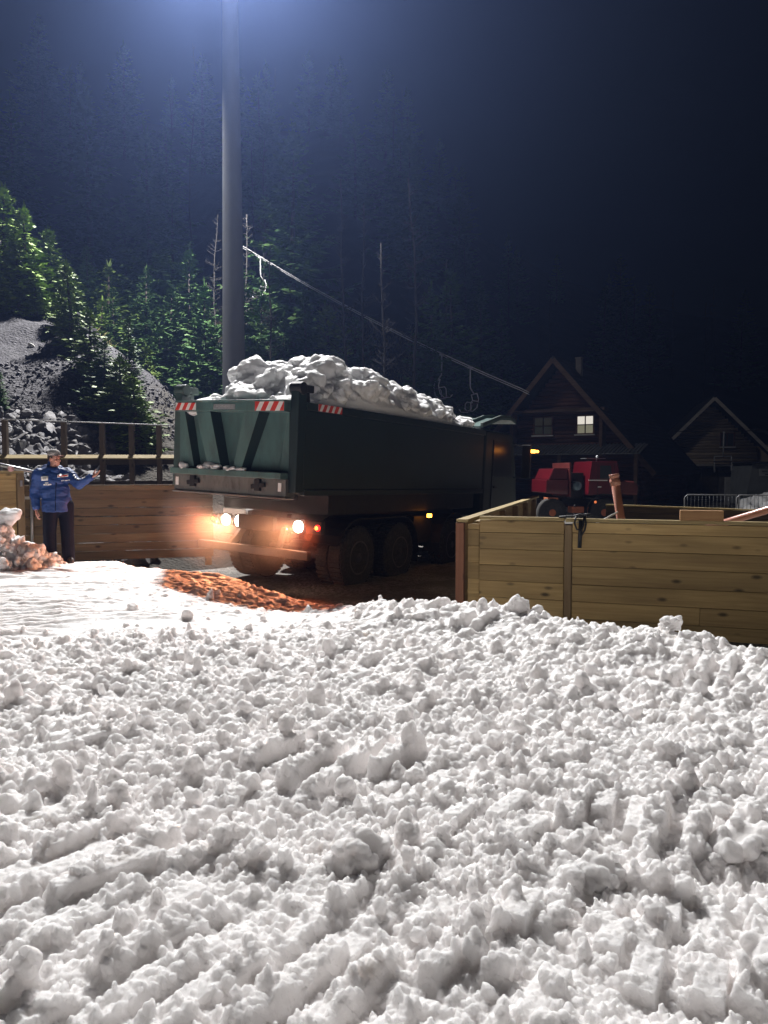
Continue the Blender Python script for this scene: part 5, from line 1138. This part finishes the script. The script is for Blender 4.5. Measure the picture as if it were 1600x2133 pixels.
# rocks, scree, dry growth
def rock_shape(seed, sub=3):
    return clod(seed, sub, 14, 0.10, 0.02, 0)
RK = [rock_shape(700 + k, 3) for k in range(10)]; RK2 = [rock_shape(720 + k, 2) for k in range(10)]
def rubble():
    rng = np.random.default_rng(31); Vs = []; Fs = []; n = 0
    for k in range(8000):
        x = rng.uniform(-12, -4.6); y = rng.uniform(15.0, 20.6)
        if x > -7 and y > 19.0 - (x + 7) * 0.6: continue
        z = float(hill_h(np.array([x]), np.array([y]))[0])
        if z > 1.5 + (980 - 862 - rng.uniform(-14, 25)) / 1600 * y: continue
        s = 0.085 * (1 - 0.99 * rng.uniform()) ** -0.35; s = min(s, 0.24)
        V, F = RK[rng.integers(10)]; V2 = (V * np.array([1.25, 1.0, 0.6])) @ rotm(rng).T * s + np.array([x, y, max(z, GZ) + s * 0.35]); Vs.append(V2); Fs.append(F + n); n += len(V2)
    tag(np_mesh("rubble", np.concatenate(Vs), np.concatenate(Fs), M['rock'], None, False), "heap of dark broken slate rocks behind the timber railing", "rocks", kind="stuff")
    Vs = []; Fs = []; n = 0
    X = rng.uniform(-20, -5.5, 20000); Y = rng.uniform(16, 30, 20000); Z = hill_h(X, Y); nz = vn(X * 0.5, Y * 0.5, 333)
    for k in range(20000):
        if nz[k] < 0.35 + 0.4 * rng.uniform(): continue
        s = min(0.085, 0.024 * (1 - 0.99 * rng.uniform()) ** -0.4); V, F = RK2[rng.integers(10)]
        V2 = (V * np.array([1.3, 1.0, 0.55])) @ rotm(rng).T * s + np.array([X[k], Y[k], Z[k] + s * 0.3]); Vs.append(V2); Fs.append(F + n); n += len(V2)
    tag(np_mesh("scree", np.concatenate(Vs), np.concatenate(Fs), M['scree'], None, False), "loose slate chips lying all over the gravel bank", "scree", kind="stuff")
    D = solve_top(68, 722, 0.05, True); q = P(68, 722, D); V, F = rock_shape(799, 4)
    o = np_mesh("stone", V * np.array([0.20, 0.15, 0.10]), F, M['palestone'], None, False); o.location = (q.x, q.y, q.z); o.rotation_euler = (0.3, 0.5, 0.4); tag(o, "single pale flat stone in the middle of the gravel bank", "stone")
    # dry grass and bramble twigs
    Vs = []; Fs = []; n = 0; A = 26000
    X = rng.uniform(-18, 10, A); Y = rng.uniform(15.5, 52, A); Z = hill_h(X, Y); nz = fbm(X * 0.35, Y * 0.35, 350, 3)
    fp = Y - y_foot(X)
    for k in range(A):
        lip = X[k] > -0.36 * Y[k] - 1.0 or fp[k] > 9
        if fp[k] < 1.0 or nz[k] < (-0.1 if lip else 0.22) or rng.uniform() > 0.75: continue
        p = np.array([X[k], Y[k], Z[k] - 0.02])
        for _ in range(3):
            a = rng.uniform(0, 6.28); h = rng.uniform(0.12, 0.45); d = np.array([math.cos(a) * 0.6, math.sin(a) * 0.6, 0.75]) * h; s = np.array([-math.sin(a), math.cos(a), 0]) * 0.014; b = p + np.array([rng.normal(0, 0.06), rng.normal(0, 0.06), 0])
            Vs.append(np.array([b - s, b + s, b + d * 0.6 + s * 0.8 + np.array([0, 0, 0.05 * h]), b + d])); Fs.append(np.array([[n, n + 1, n + 2, n + 3]])); n += 4
    tag(np_mesh("dry_grass", np.concatenate(Vs), np.concatenate(Fs), M['drygrass'], None, False), "dry yellowish grass tufts on the lip of the bank and up the slope", "grass", kind="stuff")
rubble()

# ------------------------------------------------------------------ chair lift
def lift_chair(name, top, label, flip=1, rz=0.0):
    t = thing(name, label, "lift chair", top, rz, "chairs on the lift cable")
    m = MB(); m.lathe([(0.05, -0.12), (0.06, 0.0), (0.05, 0.12)], 10, 'X', (0, 0, -0.02)); m.build("grip", M['steel'], t)
    m = MB(); m.tube([(0, 0, -0.05), (0.0, 0, -0.85), (0.02 * flip, 0, -1.0), (0.20 * flip, 0, -1.28)], 0.032, 10); m.build("hanger", M['cable'], t, True)
    for y in (-0.42, 0.42):
        m = MB(); m.tube([(0.20 * flip, y, -1.28), (0.28 * flip, y, -1.55), (0.20 * flip, y, -1.95), (0.0, y, -2.12), (-0.32 * flip, y, -2.10), (-0.42 * flip, y, -1.98)], 0.026, 9)
        m.tube([(0.24 * flip, y, -1.66), (-0.02 * flip, y, -1.62), (-0.10 * flip, y, -1.72), (-0.12 * flip, y, -2.10)], 0.022, 9); m.build("side_frame", M['cable'], t, True)
    m = MB(); m.tube([(0.20 * flip, -0.42, -1.28), (0.20 * flip, 0.42, -1.28)], 0.028, 9); m.build("cross_bar", M['cable'], t, True)
    m = MB()
    for x in (-0.28, -0.16, -0.04): m.bx(x * flip - 0.05, x * flip + 0.05, -0.45, 0.45, -2.10, -2.07)
    m.build("seat", M['dark_board'], t)
    m = MB()
    for z in (-1.62, -1.78): m.bx(0.22 * flip, 0.25 * flip, -0.45, 0.45, z, z + 0.09)
    m.build("backrest", M['dark_board'], t)
    return t
def chair_lift():
    a = P(512, 516, 42.0); b = P(1088, 810, 36.0); e = P(1140, 838, 38.0)
    def on(px):
        dx = (px - 800) / 1600 / math.cos(PITCH); d = b - a; u = (dx * a.y - a.x) / (d.x - dx * d.y); p = a.lerp(b, u) if 0 <= u <= 1 else a + d * u
        p.z -= 0.35 * 4 * u * (1 - u) if 0 < u < 1 else 0; return p
    pts = [on(px) for px in np.linspace(486, 1100, 40)]
    m = MB(); m.tube(pts, 0.024, 8); tag(m.build("lift_cable", M['cable'], None, True), "steel lift cable slanting down from the mast to the chalet, upper strand", "cable")
    m = MB(); m.tube([p + Vector((0.1, 0.5, -0.05)) for p in pts], 0.02, 8); tag(m.build("lift_cable", M['cable'], None, True), "second steel lift cable running close below the upper strand", "cable")
    for px, label, fl in ((547, "empty lift chair near the mast, farthest up the cable", 1), (919, "empty lift chair above the truck's snow, left of the lower pair", -1), (978, "empty lift chair lowest on the cable, next to the chalet", 1)):
        lift_chair("lift_chair", on(px) - Vector((0, 0, 0.03)), label, fl, R(12))
chair_lift()

# ------------------------------------------------------------------ chalet, cabin and yard behind
def gable_logs(m, half, zr, ze, zb, y, h=0.21, r=0.125, x_over=0.12):
    z = zb + h / 2
    while z < zr - 0.15:
        w = half if z <= ze else half * (zr - z) / (zr - ze)
        w = min(w, half + x_over)
        if w > 0.15: m.tube([(-w, y, z), (w, y, z)], r, 8)
        z += h
def chalet():
    ap = P(1160, 742, 40.0); rz = R(-33)
    t = thing("chalet", "dark reddish log chalet with steep tiled gable roof and one bright window", "house", (ap.x, ap.y, GZ), rz)
    zr = ap.z - GZ - 0.25; half = 4.4; ze = zr - 5.0; dep = 10.0
    m = MB(); gable_logs(m, half - 0.05, zr - 0.25, ze - 0.25, 0.0, 0.55); wl = m.build("log_wall", M['log'], t, True)
    m = MB(); m.bx(-half + 0.1, half - 0.1, 0.72, dep, 0.0, ze - 0.1); m.prism([(-half + 0.1, ze - 0.1), (half - 0.1, ze - 0.1), (0, zr - 0.4)], 'Y', 0.72, dep); m.build("inner_wall", M['dark_board'], t)
    for sx in (-1, 1):
        m = MB(); z = 0.1
        while z < ze - 0.1: m.tube([(sx * (half - 0.05), 0.42, z), (sx * (half - 0.05), dep, z)], 0.125, 8); z += 0.21
        m.build("log_wall", M['log'], t, True)
    rf = MB(); sl = (zr - ze) / half
    for sx in (-1, 1):
        x1, z1 = half + 0.75, zr - (half + 0.75) * sl
        rf.prism([(0, zr), (sx * x1, z1), (sx * x1, z1 + 0.2), (0, zr + 0.22)] if sx > 0 else [(0, zr), (0, zr + 0.22), (sx * x1, z1 + 0.2), (sx * x1, z1)], 'Y', -0.55, dep + 0.6)
    ro = rf.build("roof", M['rooftile'], t)
    cs = MB(); n = 26
    for sx in (-1, 1):
        for k in range(n):
            u = (k + 0.5) / n; x = sx * (half + 0.75) * u; z = zr - (half + 0.75) * u * sl + 0.235 + 0.22 * (0)
            cs.bar((x, -0.54, z), (x, dep + 0.58, z), 0.03, 0.03)
    cs.build("tile_courses", M['rooftile'], ro)
    for sx in (-1, 1):
        b = MB(); x1, z1 = half + 0.75, zr - (half + 0.75) * sl; b.bar((0.0, -0.59, zr + 0.02), (sx * x1, -0.59, z1 + 0.02), 0.05, 0.24, (0, 0, 1)); b.build("barge_board", M['barge'], t)
    b = MB(); b.bx(-2.6, 2.6, -0.28, 0.40, zr - 2.62, zr - 2.48); b.build("collar_beam", M['barge'], t)
    for x in (-2.4, 2.4): b = MB(); b.bx(x - 0.08, x + 0.08, -0.2, 0.40, zr - 4.9, zr - 2.63); b.build("gable_post", M['barge'], t)
    def window(x, z0, w, h, mat_hi, mat_lo):
        f = MB(); f.bx(x - w / 2 - 0.09, x + w / 2 + 0.09, 0.34, 0.43, z0 - 0.09, z0); f.bx(x - w / 2 - 0.09, x + w / 2 + 0.09, 0.34, 0.43, z0 + h, z0 + h + 0.09)
        for xs in (x - w / 2 - 0.045, x + w / 2 + 0.045): f.bx(xs - 0.045, xs + 0.045, 0.34, 0.43, z0 + 0.001, z0 + h - 0.001)
        f.bx(x - 0.025, x + 0.025, 0.36, 0.40, z0 + 0.001, z0 + h - 0.001); f.bx(x - w / 2, x - 0.026, 0.36, 0.40, z0 + h * 0.5 - 0.025, z0 + h * 0.5 + 0.025); f.bx(x + 0.026, x + w / 2, 0.36, 0.40, z0 + h * 0.5 - 0.025, z0 + h * 0.5 + 0.025)
        fo = f.build("window", M['log'], t)
        s = MB(); s.bx(x - w / 2 - 0.12, x + w / 2 + 0.12, 0.22, 0.338, z0 - 0.12, z0 - 0.06); s.build("sill", M['white'], fo)
        g = MB(); g.bx(x - w / 2, x + w / 2, 0.405, 0.42, z0 + h * 0.5, z0 + h); g.build("pane", mat_hi, fo)
        g = MB(); g.bx(x - w / 2, x + w / 2, 0.405, 0.42, z0, z0 + h * 0.5 - 0.001); g.build("pane", mat_lo, fo)
    z0 = P(1212, 902, 39.5).z - GZ
    window(1.42, z0, 0.82, 0.86, emit("lit_pane", (1.0, 0.93, 0.82), 0.75), emit("lit_pane_low", (0.85, 0.80, 0.55), 0.20))
    window(-0.85, z0, 0.95, 0.86, emit("dim_pane", (0.8, 0.75, 0.55), 0.014), emit("dim_pane_low", (0.6, 0.65, 0.45), 0.012))
    p = MB(); zt = P(1250, 928, 39).z - GZ; zl = P(1250, 947, 38).z - GZ
    p.prism([(0.3, zt), (-1.25, zl), (-1.25, zl + 0.05), (0.3, zt + 0.05)], 'X', -3.4, 4.6)
    for x in np.arange(-3.35, 4.6, 0.19): p.bar((x, 0.3, zt + 0.075), (x, -1.27, zl + 0.075), 0.07, 0.05)
    p.build("porch_roof", M['tin'], t)
    for x in (-3.2, 0.6, 4.4): q = MB(); q.bx(x - 0.09, x + 0.09, -1.15, -0.97, 0, zl + 0.02); q.build("porch_post", M['barge'], t)
    c = MB(); c.bx(0.45, 0.75, 1.6, 1.9, zr - 1.2, zr + 0.30); c.bx(0.41, 0.79, 1.56, 1.94, zr + 0.301, zr + 0.35); c.build("chimney", M['stonewall'], ro)
chalet()
def cabin():
    ap = P(1488, 824, 50.0); rz = R(-14)
    t = thing("cabin", "smaller pale log cabin with steep gable at the right, behind the barriers", "house", (ap.x, ap.y, GZ), rz)
    zr = ap.z - GZ - 0.2; half = 2.9; ze = zr - 3.0; dep = 8.0; sl = (zr - ze) / half
    m = MB(); gable_logs(m, half - 0.05, zr - 0.3, ze - 0.2, 2.3, 1.0, 0.2, 0.12); m.build("log_wall", M['log_pale'], t, True)
    m = MB(); m.bx(-half, half, 1.0, dep, 0, 2.2); m.build("lower_wall", M['stonewall'], t)
    m = MB(); m.bx(-half + 0.1, half - 0.1, 1.16, dep, 2.21, ze - 0.1); m.prism([(-half + 0.1, ze - 0.1), (half - 0.1, ze - 0.1), (0, zr - 0.4)], 'Y', 1.16, dep); m.build("inner_wall", M['dark_board'], t)
    rf = MB()
    for sx in (-1, 1):
        x1 = half + 0.9; z1 = zr - x1 * sl; rf.prism([(0, zr), (sx * x1, z1), (sx * x1, z1 + 0.18), (0, zr + 0.2)] if sx > 0 else [(0, zr), (0, zr + 0.2), (sx * x1, z1 + 0.18), (sx * x1, z1)], 'Y', -0.2, dep + 0.4)
    rf.build("roof", M['rooftile'], t)
    for sx in (-1, 1):
        b = MB(); x1 = half + 0.9; b.bar((0, -0.24, zr + 0.02), (sx * x1, -0.24, zr - x1 * sl + 0.02), 0.05, 0.2); b.build("barge_board", M['barge_pale'], t)
    z0 = P(1519, 928, 50).z - GZ; x = 1.0; f = MB(); f.bx(x - 0.45, x + 0.45, 0.80, 0.90, z0 - 0.07, z0); f.bx(x - 0.45, x + 0.45, 0.80, 0.90, z0 + 0.8, z0 + 0.87)
    for xs in (x - 0.41, x + 0.41, x - 0.02): f.bx(xs - 0.035, xs + 0.035, 0.81, 0.89, z0 + 0.001, z0 + 0.799)
    fo = f.build("window", M['log'], t); g = MB(); g.bx(x - 0.38, x + 0.38, 0.86, 0.88, z0, z0 + 0.8); g.build("pane", M['glass_dark'], fo); s = MB(); s.bx(x - 0.5, x + 0.5, 0.66, 0.80, z0 - 0.12, z0 - 0.06); s.build("sill", M['white'], fo)
    b = MB(); b.bx(-half - 0.3, half + 2.2, 0.2, 1.0, 2.21, 2.35); b.build("balcony_beam", M['barge_pale'], t)
    b = MB(); b.bx(half + 0.05, half + 2.6, 1.2, dep, 0.0, 3.6); b.build("side_wing", M['log_pale'], t)
    b = MB(); b.prism([(half - 0.2, 4.5), (half + 3.1, 3.4), (half + 3.1, 3.55), (half - 0.2, 4.65)], 'Y', 0.7, dep + 0.3); b.build("wing_roof", M['rooftile'], t)
    d = MB(); d.bx(-0.5, 0.5, 0.93, 0.99, 0.05, 2.1); d.build("door", M['dark_board'], t)
cabin()
def shed():
    a = P(1553, 1000, 43.0)
    t = thing("shed", "grey rendered lift shed with a small pale sign at the right edge", "shed", (a.x, a.y, GZ), R(-8))
    z1 = P(1560, 966, 43).z - GZ
    m = MB(); m.prism([(0, 0), (5.0, 0), (5.0, z1), (0.35, z1)], 'Y', 0.0, 3.5); m.build("wall", M['render'], t)
    m = MB(); m.bx(0.2, 5.2, -0.2, 3.7, z1 + 0.002, z1 + 0.12); m.build("roof", M['rooftile'], t)
    s = MB(); x0 = 0.72; zs = P(1590, 992, 43).z - GZ; s.bx(x0, x0 + 1.0, -0.04, -0.002, zs, zs + 0.40); so = s.build("sign", M['signface'], t)
    l = MB(); l.bx(x0 + 0.12, x0 + 0.42, -0.046, -0.041, zs + 0.26, zs + 0.31); l.bx(x0 + 0.12, x0 + 0.8, -0.046, -0.041, zs + 0.17, zs + 0.19); l.bx(x0 + 0.30, x0 + 0.75, -0.046, -0.041, zs + 0.07, zs + 0.11); l.build("sign_lines", M['chassis'], so)
    c = MB(); c.bx(-1.1, -0.85, -0.2, 0.05, 0, 1.55); c.build("corner_pillar", M['palestone'], t)
shed()
def lift_chair_low():
    p = P(1508, 900, 41.0); o = lift_chair("lift_chair", p, "empty double lift chair hanging low in front of the pale cabin", 1, R(70)); o["group"] = "chairs on the lift cable"
    m = MB(); m.tube([p + Vector((-16, 4, 0.5)), p, p + Vector((14, -3, 0.6))], 0.02, 6); tag(m.build("lift_cable", M['chassis'], None, True), "dark lift cable carrying the low chair before the pale cabin", "cable")
lift_chair_low()
def barrier(px, D, label):
    q = P(px, 1050, D); t = thing("crowd_barrier", label, "barrier", (q.x, q.y, GZ), R(-10), "steel crowd barriers")
    m = MB(); m.tube([(-0.95, 0, 0.12), (-0.95, 0, 0.92), (-0.85, 0, 1.02), (0.85, 0, 1.02), (0.95, 0, 0.92), (0.95, 0, 0.12)], 0.022, 8); m.tube([(-0.95, 0, 0.18), (0.95, 0, 0.18)], 0.018, 8); m.build("frame", M['steel'], t, True)
    m = MB()
    for x in np.linspace(-0.85, 0.85, 14): m.tube([(x, 0, 0.18), (x, 0, 1.01)], 0.009, 6)
    m.build("bars", M['steel'], t, True)
    for x in (-0.7, 0.7): m = MB(); m.bx(x - 0.03, x + 0.03, -0.28, 0.28, 0.0, 0.03); m.bx(x - 0.02, x + 0.02, -0.02, 0.02, 0.03, 0.17); m.build("foot", M['steel'], t)
barrier(1482, 28.5, "grey steel crowd barrier in front of the pale cabin"); barrier(1592, 28.0, "grey steel crowd barrier by the snow heap at the right edge")
def far_heap():
    rng = np.random.default_rng(41); m = MB(); c = P(1612, 1050, 31.0)
    for k in range(40):
        a = rng.uniform(0, 6.28); d = rng.uniform(0, 1) ** 0.6; r = rng.uniform(0.15, 0.4); V, F = clod(1500 + k, 3, 4); m.add((V @ rotm(rng).T) * r + np.array([c.x + d * 1.3 * math.cos(a), c.y + d * math.sin(a), GZ + 1.15 * max(0, 1 - d) + 0.05]), F.tolist())
    tag(m.build("snow_heap", M['snow_load'], None, True), "distant snow heap behind the crowd barriers at the right edge", "snow heap")
far_heap()

# ------------------------------------------------------------------ red lorry
def red_lorry():
    a = P(1256, 1000, 26.0); t = thing("red_lorry", "old red bonneted lorry with orange wheels parked before the chalet", "lorry", (a.x, a.y, GZ), R(4))
    def X(px): return (px - 1256) / 1600 * 26.0
    def Z(py): return 1.5 + (980 - py) / 1600 * 26.0 - GZ
    c = MB(); c.prism([(X(1222), Z(1031)), (X(1290), Z(1031)), (X(1290), Z(1000)), (X(1283), Z(962)), (X(1229), Z(961)), (X(1224), Z(1000))], 'Y', -0.15, 1.75); cab = c.build("cab", M['redpaint'], t, bevel=0.018)
    w = MB(); w.prism([(X(1246), Z(997)), (X(1272), Z(997)), (X(1269), Z(970)), (X(1246), Z(970))], 'Y', -0.166, -0.151); w.build("side_window", M['glass_dark'], cab, bevel=0.006)
    s = MB(); s.bar((X(1222), -0.165, Z(1000)), (X(1262), -0.165, Z(1000.5)), 0.02, 0.03); s.bx(X(1242), X(1249), -0.18, -0.155, Z(1015), Z(1013)); s.build("trim_strip", M['white'], cab)
    d = MB(); d.bx(X(1241.4), X(1242.2), -0.156, -0.1505, Z(1030), Z(966)); d.bx(X(1276), X(1276.8), -0.156, -0.1505, Z(1030), Z(966)); d.build("door_seam", M['chassis'], cab)
    r = MB(); r.bx(X(1226), X(1268), 0.3, 0.9, Z(955.2), Z(954)); r.bar((X(1250), 0.4, Z(961)), (X(1250), 0.4, Z(955)), 0.04, 0.04); V, F = ICO[3]; r.add(V * 0.05 + np.array([X(1252), 0.4, Z(951)]), F.tolist()); r.build("roof_rack", M['steel'], cab)
    b = MB(); b.prism([(X(1291), Z(1030)), (X(1334), Z(1032)), (X(1336), Z(1012)), (X(1326), Z(1003)), (X(1291), Z(1000))], 'Y', 0.1, 1.5); b.build("bonnet", M['dullred'], t, bevel=0.06)
    g = MB(); g.bx(X(1336.5), X(1339), 0.25, 1.35, Z(1030), Z(1012)); g.build("grille", M['chassis'], t)
    f = MB(); pts = [(X(1258) + 0.66 * math.cos(q), 0.0, 0.5 + 0.62 * math.sin(q)) for q in np.linspace(R(185), R(-5), 11)]
    for p, q in zip(pts[:-1], pts[1:]): f.bar(p, q, 0.4, 0.03, (0, 0, 1) if abs(q[2] - p[2]) < abs(q[0] - p[0]) else (1, 0, 0))
    f.bx(X(1218), X(1244), -0.22, 0.2, Z(1039), Z(1037)); f.build("mudguard", M['chassis'], t)
    m = MB(); m.lathe([(0.045, 0), (0.04, 0.02)], 14, 'Y', (X(1235.5), -0.245, Z(1045))); m.build("side_light", emit("lorry_amber", (1.0, 0.25, 0.08), 0.8), t)
    k = MB(); k.prism([(X(1134), Z(1027)), (X(1181), Z(1030)), (X(1181), Z(1000)), (X(1135), Z(999))], 'Y', -0.1, 1.8); k.prism([(X(1140), Z(998.9)), (X(1181), Z(999.9)), (X(1181), Z(976)), (X(1150), Z(976))], 'Y', -0.05, 1.75); kb = k.build("rear_locker", M['redpaint'], t, bevel=0.03)
    e = MB(); e.bx(X(1182), X(1186), -0.15, 1.85, Z(1035), Z(964)); e.build("bulkhead", M['dullred'], t, bevel=0.01)
    for (z0, z1, x0, x1) in ((999.5, 1001, 1140, 1180), (1018, 1019, 1137, 1181), (975.2, 976.8, 1150, 1182)): s = MB(); s.bx(X(x0), X(x1), -0.115, -0.101, Z(z1), Z(z0)); s.build("locker_rail", M['dullred'], kb)
    h = MB(); h.bx(X(1186), X(1222), 0.35, 1.6, Z(1040), Z(985)); h.build("rear_frame", M['chassis'], t)
    q = MB(); q.lathe([(0.0, 0.0), (0.12, 0.01), (0.15, 0.05), (0.15, 0.40)], 24, 'Y', (X(1201), -0.1, Z(1012))); q.build("air_drum", M['bluegrey'], t, True)
    c2 = MB(); c2.bx(X(1135), X(1335), 0.45, 0.6, Z(1052), Z(1042)); c2.bx(X(1135), X(1335), 1.1, 1.25, Z(1052), Z(1042)); c2.build("chassis", M['chassis'], t)
    bx_ = MB(); bx_.bx(X(1138), X(1160), -0.1, 0.4, Z(1062), Z(1036)); bx_.bx(X(1190), X(1216), -0.05, 0.4, Z(1068), Z(1055)); bx_.build("tool_box", M['orange'], t, bevel=0.01)
    def wh(px, y):
        w_ = MB(); w_.lathe([(0.30, -0.14), (0.46, -0.14), (0.5, -0.10), (0.5, 0.10), (0.46, 0.14), (0.30, 0.14)], 32, 'Y'); o = w_.build("wheel", M['rubber'], t, True); o.location = (X(px), y, 0.5)
        r_ = MB(); r_.lathe([(0.3, 0.0), (0.3, -0.13), (0.27, -0.13), (0.24, -0.06), (0.14, -0.07), (0.12, -0.14), (0.07, -0.15)], 28, 'Y')
        for j in range(10): an = 6.283 * j / 10; r_.lathe([(0.028, -0.06), (0.022, -0.10)], 8, 'Y', (0.2 * math.cos(an), 0, 0.2 * math.sin(an)))
        r_.build("rim", M['orange'], o)
    wh(1258, 0.02); wh(1258, 1.6); wh(1148, 0.02); wh(1148, 1.6)
red_lorry()

# ------------------------------------------------------------------ night haze
def haze():
    m = bpy.data.materials.new("haze_air"); m.use_nodes = True; nt = m.node_tree; nt.nodes.clear()
    out = nt.nodes.new("ShaderNodeOutputMaterial"); v = nt.nodes.new("ShaderNodeVolumePrincipled")
    v.inputs["Color"].default_value = (0.32, 0.47, 1.0, 1); v.inputs["Density"].default_value = HAZE_DENSITY; v.inputs["Anisotropy"].default_value = 0.68
    nt.links.new(v.outputs[0], out.inputs["Volume"])
    b = MB(); b.bx(-320, 320, -130, 340, -3, 110); o = b.build("haze", m); tag(o, kind="stuff", label="thin bluish night mist filling the valley", cat="haze"); m.cycles.homogeneous_volume = True if hasattr(m.cycles, "homogeneous_volume") else False
haze()
def bloom_mist():
    """added mist behind the truck that imitates bloom round its lamps"""
    m = bpy.data.materials.new("bloom_air"); m.use_nodes = True; nt = m.node_tree; nt.nodes.clear()
    out = nt.nodes.new("ShaderNodeOutputMaterial"); v = nt.nodes.new("ShaderNodeVolumePrincipled")
    tc = N(nt, "ShaderNodeTexCoord"); ln = N(nt, "ShaderNodeVectorMath", operation='LENGTH'); L(nt, tc.outputs["Object"], ln.inputs[0])
    no = N(nt, "ShaderNodeTexNoise", Scale=2.2, Detail=3.0); L(nt, tc.outputs["Object"], no.inputs["Vector"])
    f = ramp(nt, ln.outputs["Value"], [(0.0, 1.0), (0.95, 0.0)])
    mu = N(nt, "ShaderNodeMath", operation='MULTIPLY'); L(nt, f, mu.inputs[0]); L(nt, ramp(nt, no.outputs[0], [(0.3, 0.25), (0.7, 1.0)]), mu.inputs[1])
    m2 = N(nt, "ShaderNodeMath", operation='MULTIPLY'); L(nt, mu.outputs[0], m2.inputs[0]); m2.inputs[1].default_value = 0.55
    L(nt, m2.outputs[0], v.inputs["Density"]); v.inputs["Color"].default_value = (0.9, 0.88, 0.86, 1); v.inputs["Anisotropy"].default_value = 0.2
    nt.links.new(v.outputs[0], out.inputs["Volume"])
    V, F = ICO[4]; o = np_mesh("bloom_mist", V, F, m); o.parent = None
    o.matrix_world = TM @ Matrix.Translation((-0.05, 0.25, 1.05)) @ Matrix.Diagonal((1.9, 1.0, 0.95, 1))  # mist body added to spread the lamps' glow
    tag(o, "thin exhaust mist glowing round the truck's rear lamps", "mist", kind="stuff")
bloom_mist()
